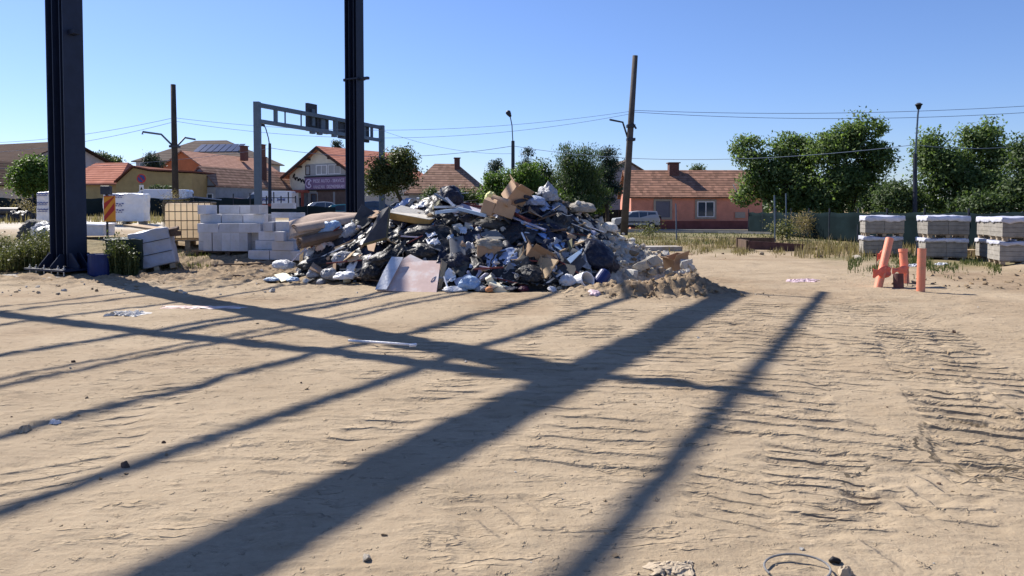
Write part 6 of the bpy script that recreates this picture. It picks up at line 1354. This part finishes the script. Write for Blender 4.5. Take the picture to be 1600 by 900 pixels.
# black pipes at the far left
for k, (u, v, r) in enumerate(((20, 326, .17), (24, 333, .15), (10, 335, .16))):
    a = Pd(u-60, v, 34.5); b = Pd(u+10, v+1, 34); a.z = b.z = gz(a.x, a.y)+.15+(.33 if k == 0 else .02)
    tag(MB().pipe(a-b, Vector((0, 0, 0)), r, .02, 14).build('black_pipe', M('blackpipe'), loc=b), ('uppermost black pipe of the pile at the far left', 'front black pipe of the pile with its end open', 'rear black pipe of the pile, lying lowest')[k], 'pipe')
for k, (u, v) in enumerate(((34, 333), (44, 334), (26, 330))):
    p_ = Pd(u, v, 33.5); me_ = blob_mesh(520+k, .5, 2.8); me_.materials.append(M('bagblack')); o = bpy.data.objects.new('black_tarpaulin', me_); COL.objects.link(o); o.location = (p_.x, p_.y, gz(p_.x, p_.y)+.12); o.scale = (.34-.05*k, .3, .3); tag(o, ('black tarpaulin bundle at the pipe ends', 'smaller black bundle right of the pipe ends', 'black bundle resting on the pipes')[k], 'tarpaulin')

# ================================================================== block pallets on the right
def block_pallet(label, loc, rotz, cover):
    t = thing('block_pallet', label, 'pallet', loc, rotz, None); Wp, Dp, Hp = 1.25, 1.05, .62
    m_ = MB()
    for k in range(4):
        for j in range(2): m_.box((-.3125+j*.625, 0, .14+.155*k+.076), (.618, Dp, .149))
    m_.build('blocks', M('paver'), t, bevel=.006)
    for k in range(3):
        m2 = MB(); m2.box((0, -.45+k*.45, .118), (1.22, .12, .022)); m2.build('deck_board', M('palletwood'), t)
        for j in range(3): MB().box((-.53+j*.53, -.45+k*.45, .055), (.12, .12, .1)).build('pallet_foot', M('palletwood'), t)
    zt_ = .14+.62
    def cf_(a, b_):
        ax, by = (a-.5)*2, (b_-.5)*2; rr = max(abs(ax), abs(by)); d = rr-.8
        if d <= 0: return (ax/.8*(Wp/2+.015)*1.0, by/.8*(Dp/2+.015), zt_+.02+.035*mnoise.noise(Vector((ax*3+loc[0], by*3, 1)))+.05*(1-rr)*cover)
        dn = d/.2; k = .8/rr
        return (ax*k/.8*(Wp/2+.02)+.02*mnoise.noise(Vector((ax*5, by*5, loc[0]))), by*k/.8*(Dp/2+.02)+.02*mnoise.noise(Vector((ax*5, by*5, loc[1]))), zt_+.01-(.1+.06*cover+.07*mnoise.noise(Vector((ax*2.2, by*2.2, loc[0]*3)))+.03*mnoise.noise(Vector((ax*7, by*7, loc[0]*3))))*dn)
    MB().sheet(cf_, 30, 30).build('plastic_cover', M('filmp'), t, smooth=True, solid=.006)
    return t
for (u, vb, Y, rz_, names) in ((1375, 398, 25.6, R(-18), ('lower block pallet of the leftmost white topped pair', 'upper block pallet of the leftmost white topped pair')), (1470, 404, 24.0, R(-14), ('lower block pallet of the second pair, behind the right orange pipe', 'upper block pallet of the second pair, behind the right orange pipe')), (1566, 404, 23.6, R(-15), ('lower block pallet of the rear pair at the right edge', 'upper block pallet of the rear pair at the right edge')), (1590, 416, 20.8, R(-17), ('lower block pallet of the nearest pair at the right edge', 'upper block pallet of the nearest pair at the right edge'))):
    p_ = Pd(u, vb, Y); z_ = gz(p_.x, p_.y)-.02
    hx = (zat(338 if u < 1500 else 340, Y)-z_)/1.58
    for k in range(2):
        t = block_pallet(names[k], (p_.x+.03*k, p_.y-.02*k, z_+k*.80*hx), rz_+R(1.5)*k, 1.0 if k else .25); t.scale = (.97, 1.0, hx)
p_ = Pd(1525, 396, 25); tag(MB().box((0, 0, .12), (1.1, .5, .25)).build('clay_block', M('tanboard'), loc=(p_.x, p_.y, gz(p_.x, p_.y)), bevel=.02), 'low tan block lying between two pallet pairs', 'block')
# ================================================================== orange pipes
def opipe(label, a, b, r, mt='orange', socket=False):
    t = thing('sewer_pipe', label, 'pipe', a); d = b-a
    MB().pipe(-d*.25, d, r, .008, 20).build('tube', M(mt), t, smooth=False)
    if socket: MB().pipe(d*.9, d*1.0+d*.002, r*1.14, .012, 20).build('socket', M(mt), t)
    return t
opipe('tall orange sewer pipe leaning to the right', Pd(1374, 441, 15.4), Pd(1390, 373, 15.7), .082)
opipe('orange sewer pipe stub with an open rim behind the leaning one', Pd(1414, 436, 16.2), Pd(1411, 389, 16.3), .085, socket=True)
opipe('straight upright orange sewer pipe, the rightmost', Pd(1438.5, 456, 14.6), Pd(1440.5, 388, 14.65), .08)
opipe('short brown pipe stub in the ground between the orange pipes', Pd(1404, 449, 15.2), Pd(1403.5, 428, 15.25), .1, 'rust')
nt_ = thing('barrier_mesh', 'torn orange barrier mesh wrapped round the pipe feet', 'mesh', Pd(1390, 430, 15.5))
b_ = nt_.location
def nf(u0, v0, u1, v1, Ya, Yb, n=8, hh=18):
    def f_(a, q_):
        p_ = Pd(u0+(u1-u0)*a, v0+(v1-v0)*a-hh*(q_-.5)*(1-.3*math.sin(a*7)), Ya+(Yb-Ya)*a); return tuple(p_-b_+Vector((0, .05*mnoise.noise(Vector((a*6, q_*3, u0))), .03*mnoise.noise(Vector((a*5, q_*2, 9))))))
    return MB().sheet(f_, 14, 5)
nf(1364, 427, 1392, 424, 15.2, 15.5, hh=15).build('net', M('orangenet'), nt_, smooth=True, solid=.006); nf(1394, 423, 1420, 421, 15.6, 16.1, hh=10).build('net', M('orangenet'), nt_, smooth=True, solid=.006); nf(1370, 402, 1382, 398, 16.1, 16.1, hh=14).build('net', M('orangenet'), nt_, smooth=True, solid=.006)
for (u, v0, v1, Y) in ((1369, 424, 392, 15.9), (1418, 447, 420, 15.7)): MB().tube([Pd(u, v0, Y)-b_, Pd(u+1, v1, Y)-b_], .008, 5).build('stake', M('rust'), nt_)
# rusty trough, concrete slab, planks on the verge
tr = Pd(1205, 392, 28.5); tr.z = gz(tr.x, tr.y); th = thing('wooden_trough', 'low dark rusty trough of planks on the dry verge', 'trough', tr, R(-4))
MB().box((-.95, .5, .2), (.12, 1.5, .42)).build('end_board', M('oldwood'), th); MB().box((0.1, -.25, .18), (2.1, .1, .3), (0, .06, 0)).build('side_board', M('rust'), th); MB().box((-.3, 1.2, .26), (1.5, .1, .4)).build('side_board', M('oldwood'), th); MB().box((1.3, -.2, .08), (.7, .14, .1), (0, -.05, .1)).build('loose_board', M('oldwood'), th)
sb_ = Pd(1030, 383, 28.5); tag(MB().box((0, 0, .08), (1.6, .8, .2)).build('concrete_slab', M('concrete'), loc=(sb_.x, sb_.y, gz(sb_.x, sb_.y)), rot=(0, 0, .1), bevel=.03), 'pale concrete slab at the edge of the dry grass', 'slab')
# ================================================================== small things on the sand
hk = GG(545, 536); e_ = GG(648, 544); d = e_-hk
tag(MB().tube([hk+Vector((0, 0, .03)), hk+d*.5+Vector((0, 0, .035)), e_+Vector((-.04, 0, .04)), e_+Vector((.02, -.03, .05)), e_+Vector((.02, -.09, .05)), e_+Vector((-.05, -.1, .05))], .016, 8).build('hooked_rod', M('film')), 'pale hooked rod lying across the beam shadow', 'rod')
pts = []
cc = GG(1249, 892)
for k in range(20):
    a = R(200-k*13.5); pts.append(cc+Vector((.145*math.cos(a)-.01, .105*math.sin(a), .006+.022*math.sin(k/19*math.pi))))
tag(MB().tube(pts, .005, 8).build('hose_loop', M('greypanel')), 'loop of dirty pale hose half buried in the near sand', 'hose')
p_ = GG(1303, 880); tag(MB().tube([(-.02, 0, .008), (.0, .006, .016), (.02, -.004, .012), (.032, .01, .006)], [.008, .014, .013, .007], 8).build('plug', M('black'), loc=p_, smooth=True), 'small black rubber bit beside the hose loop', 'scrap')
MT['sandpaper'] = mat('sandy paper', (.42, .34, .24), .9, .15, 8, .2)
def crumple(u, v, w_, l_, mt, seed, label, name, amp=.02):
    p_ = GG(u, v)
    def f_(a, b_):
        x, y = (a-.5)*w_, (b_-.5)*l_; k = Vector((x*(17 if w_ > .3 else 45), y*(17 if w_ > .3 else 60), seed)); return (x*(1+.7*mnoise.noise(k*.35)), y*(1+.7*mnoise.noise(k*.35+k)), gzz(p_.x+x, p_.y+y)-p_.z+(.012+amp*max(-.3, (1-abs(mnoise.noise(k))*2.4)))*min(1, 5*min(a, 1-a, b_, 1-b_))+.002)
    return tag(MB().sheet(f_, 22, 22).build(name, M(mt), loc=p_, solid=.003), label, 'scrap')
crumple(1052, 890, .22, .1, 'sandpaper', 3.3, 'crumpled sandy paper in the near sand left of the hose loop', 'crumpled_paper', .007)
crumple(1322, 897, .06, .04, 'sandpaper', 5.1, 'pale torn scrap right of the hose loop at the lower edge', 'paper_scrap', .02)
crumple(1254, 439, .6, .5, 'pinkcloth', 6.2, 'pinkish white plastic sheet flat on the sand by the pipes', 'plastic_sheet', .03)
crumple(200, 492, .5, .35, 'rubblew', 7.7, 'pale heap of crumbs on the sand at the left', 'crumb_heap', .05)
crumple(318, 481, 1.2, .3, 'pinkboard', 8.1, 'flat pale board half covered by sand at the left', 'flat_board', .01)
crumple(84, 662, .07, .05, 'bagwhite', 9.4, 'small white scrap in the shadow at the left', 'paper_scrap', .02)
crumple(38, 674, .08, .06, 'sandpaper', 9.9, 'pale lump in the left shadow beside the white scrap', 'paper_scrap', .03)
crumple(1560, 408, .4, .3, 'bagwhite', 4.4, 'white plastic piece in the grass by the nearest pallets', 'plastic_scrap', .05)
crumple(1473, 414, .35, .3, 'bagwhite', 2.2, 'pale plastic scrap in the grass right of the upright pipe', 'plastic_scrap', .06)
crumple(1428, 416, .3, .25, 'bagwhite', 1.2, 'pale plastic scrap in the grass left of the upright pipe', 'plastic_scrap', .06)
for (u, v, u2, v2, lb) in ((330, 416, 420, 413, 'thin dark lath on the ground before the white blocks'), (365, 432, 415, 435, 'dark broken lath on the sand left of the heap'), (1120, 386, 1150, 388, 'short dark board on the verge beside the trough')):
    a, b = GG(u, v), GG(u2, v2); tag(MB().bar(Vector((0, 0, .03)), b-a+Vector((0, 0, .03)), .07, .03).build('lath', M('oldwood'), loc=a), lb, 'lath')
ST = [chunk_mesh(40+k) for k in range(4)]
for k, q_ in enumerate(ST): q_.materials.append(M(['rubble', 'soil', 'rubblew', 'oldwood'][k]))
for k in range(110):
    v = 440+460*rs.random()**1.25; u = rs.uniform(-20, 1620); p_ = GG(u, v)
    if p_.y > 14.3 and -5.5 < p_.x < 4.6: continue
    s = (.004+.009*rs.random()**3)*(1+p_.y*.1); chunk(0, 0, s, rs.choice(ST+[ST[1]]*3), p_, 'pebble', 'small stone or clod lying on the sand', 'stones on the sand')
for (u, v, s, k, lb) in ((196, 729, .035, 3, 'dark wood chip on the sand left of the wide shadow'), (256, 692, .022, 3, 'small black chip above the dark wood chip'), (575, 873, .03, 0, 'grey pebble at the lower edge by the wide shadow'), (115, 566, .03, 3, 'small dark chip between the double shadow lines'), (1129, 397, .06, 3, 'black lump on the sand before the dry grass'), (1279, 402, .14, 1, 'brown clod on the verge right of the trough'), (1190, 398, .12, 0, 'flat stone by the rusty trough'), (1338, 405, .14, 0, 'grey stone before the leftmost pallets'), (1490, 520, .04, 3, 'dark clod on the tyre tracks at the right')):
    chunk(0, 0, s, ST[k], GG(u, v), 'stone', lb, None)
for k in range(60):
    u = rs.uniform(1390, 1600); p_ = GG(u, rs.uniform(424, 452)); chunk(0, 0, .02+.05*rs.random()**2, CH[8], p_, 'soil_clod', 'brown clod in the dug soil around the orange pipes', 'clods by the pipes')
for k in range(190):
    u = rs.uniform(-10, 430); p_ = GG(u, rs.uniform(402, 462)); chunk(0, 0, .012+.05*rs.random()**2.5, rs.choice([CH[0], CH[8], CH[8], CH[3]]), p_, 'rubble_bit', 'small bit of rubble on the uneven ground before the block stacks', 'rubble bits by the block stacks')
# ================================================================== grass and weeds nobody could count
def blades(name, label, mt, n, area, h0, h1, wd, seed, lean=.35, leafy=False):
    r = np.random.RandomState(seed); V = []; Fc = []; k = 0
    while k < n:
        u, v, wgt = area(r)
        if r.rand() > wgt: continue
        p_ = GG(u, v) if v < 470 else GG(u, v)
        h = r.uniform(h0, h1)*(.5+.9*max(0, .5+mnoise.noise(Vector((p_.x*.8, p_.y*.8, seed))))); a = r.uniform(0, 6.28); ln = Vector((math.cos(a), math.sin(a), 0))*h*lean*r.rand(); s = Vector((-math.sin(a+r.rand()), math.cos(a), 0))*wd*.5
        o = len(V); V += [p_-s, p_+s, p_+ln*.4+Vector((0, 0, h*.6))+s*.6, p_+ln+Vector((0, 0, h)), p_+ln*.4+Vector((0, 0, h*.6))-s*.6]; Fc += [(o, o+1, o+2, o+4), (o+4, o+2, o+3)]
        if leafy:
            for j in range(4):
                t_ = r.uniform(.25, 1); b_ = p_+ln*t_*t_+Vector((0, 0, h*t_)); d1 = Vector(r.normal(size=3)); d1.normalize(); d2 = d1.cross(Vector((0, 0, 1))).normalized(); l_ = r.uniform(.04, .09); o = len(V)
                V += [b_, b_+d1*l_*.5+d2*l_*.28, b_+d1*l_, b_+d1*l_*.5-d2*l_*.28]; Fc.append((o, o+1, o+2, o+3))
        k += 1
    me_ = bpy.data.meshes.new(name); me_.from_pydata([tuple(q_) for q_ in V], [], Fc); me_.materials.append(M(mt)); o = bpy.data.objects.new(name, me_); COL.objects.link(o); return tag(o, label, 'grass', kind='stuff')
def rect(u0, u1, v0, v1): return lambda r: (r.uniform(u0, u1), r.uniform(v0, v1), 1)
def verge(r):
    u = r.uniform(985, 1340); lo = np.interp(u, [985, 1060, 1170, 1260, 1340], [372, 391, 393, 398, 400])+r.normal()*2.5; hi = np.interp(u, [985, 1100, 1200, 1340], [371, 375, 379, 384]); v = r.uniform(hi, lo+6); return u, v, (.5+.5*(u < 1180))*max(0, min(1, .45+1.6*mnoise.noise(Vector((u*.035, v*.16, 7)))-max(0, v-lo+4)*.07))
blades('dry_grass', 'tall dry straw grass on the verge before the salmon house', 'dryg', 3200, verge, .06, .26, .026, 1)
blades('verge_grass', 'patchy green grass in the verge and along the street', 'greeng', 2600, lambda r: (r.uniform(980, 1345), r.uniform(362, 384), 1), .04, .16, .04, 2)
blades('green_grass', 'green grass and weeds before the block pallets', 'greeng', 2600, lambda r: (lambda u, v: (u, v, max(0, min(1, .3+1.8*mnoise.noise(Vector((u*.035, v*.07, 3)))))))(r.uniform(1325, 1565), float(np.clip(r.normal(413, 7), 396, 436))), .03, .15, .02, 3)
blades('weeds', 'tall mixed weeds left of the near steel column', 'weed', 3600, lambda r: (r.uniform(-40, 84), r.uniform(402, 424), 1), .3, .75, .018, 4, leafy=True)
blades('weeds', 'leafy green weeds before the dark green pallet', 'greeng', 2000, lambda r: (r.uniform(172, 216), r.uniform(421, 431), 1), .25, .8, .018, 5, leafy=True)
blades('low_weeds', 'low weeds on the bank before the tilted pallet and tank', 'weed', 1900, lambda r: (r.uniform(160, 330), r.uniform(398, 420), 1), .05, .2, .02, 6)
blades('dry_grass', 'dry grass along the foot of the far left netting', 'dryg', 1400, lambda r: (r.uniform(-20, 300), r.uniform(341, 350), 1), .15, .45, .05, 7)
blades('dry_grass', 'dry tufts at the foot of the netting behind the pallets', 'dryg', 1500, lambda r: (r.uniform(1240, 1600), r.uniform(384, 404), 1), .15, .45, .03, 8)
for l_ in list(bpy.data.objects):
    if l_.get('_h'): del l_['_h']
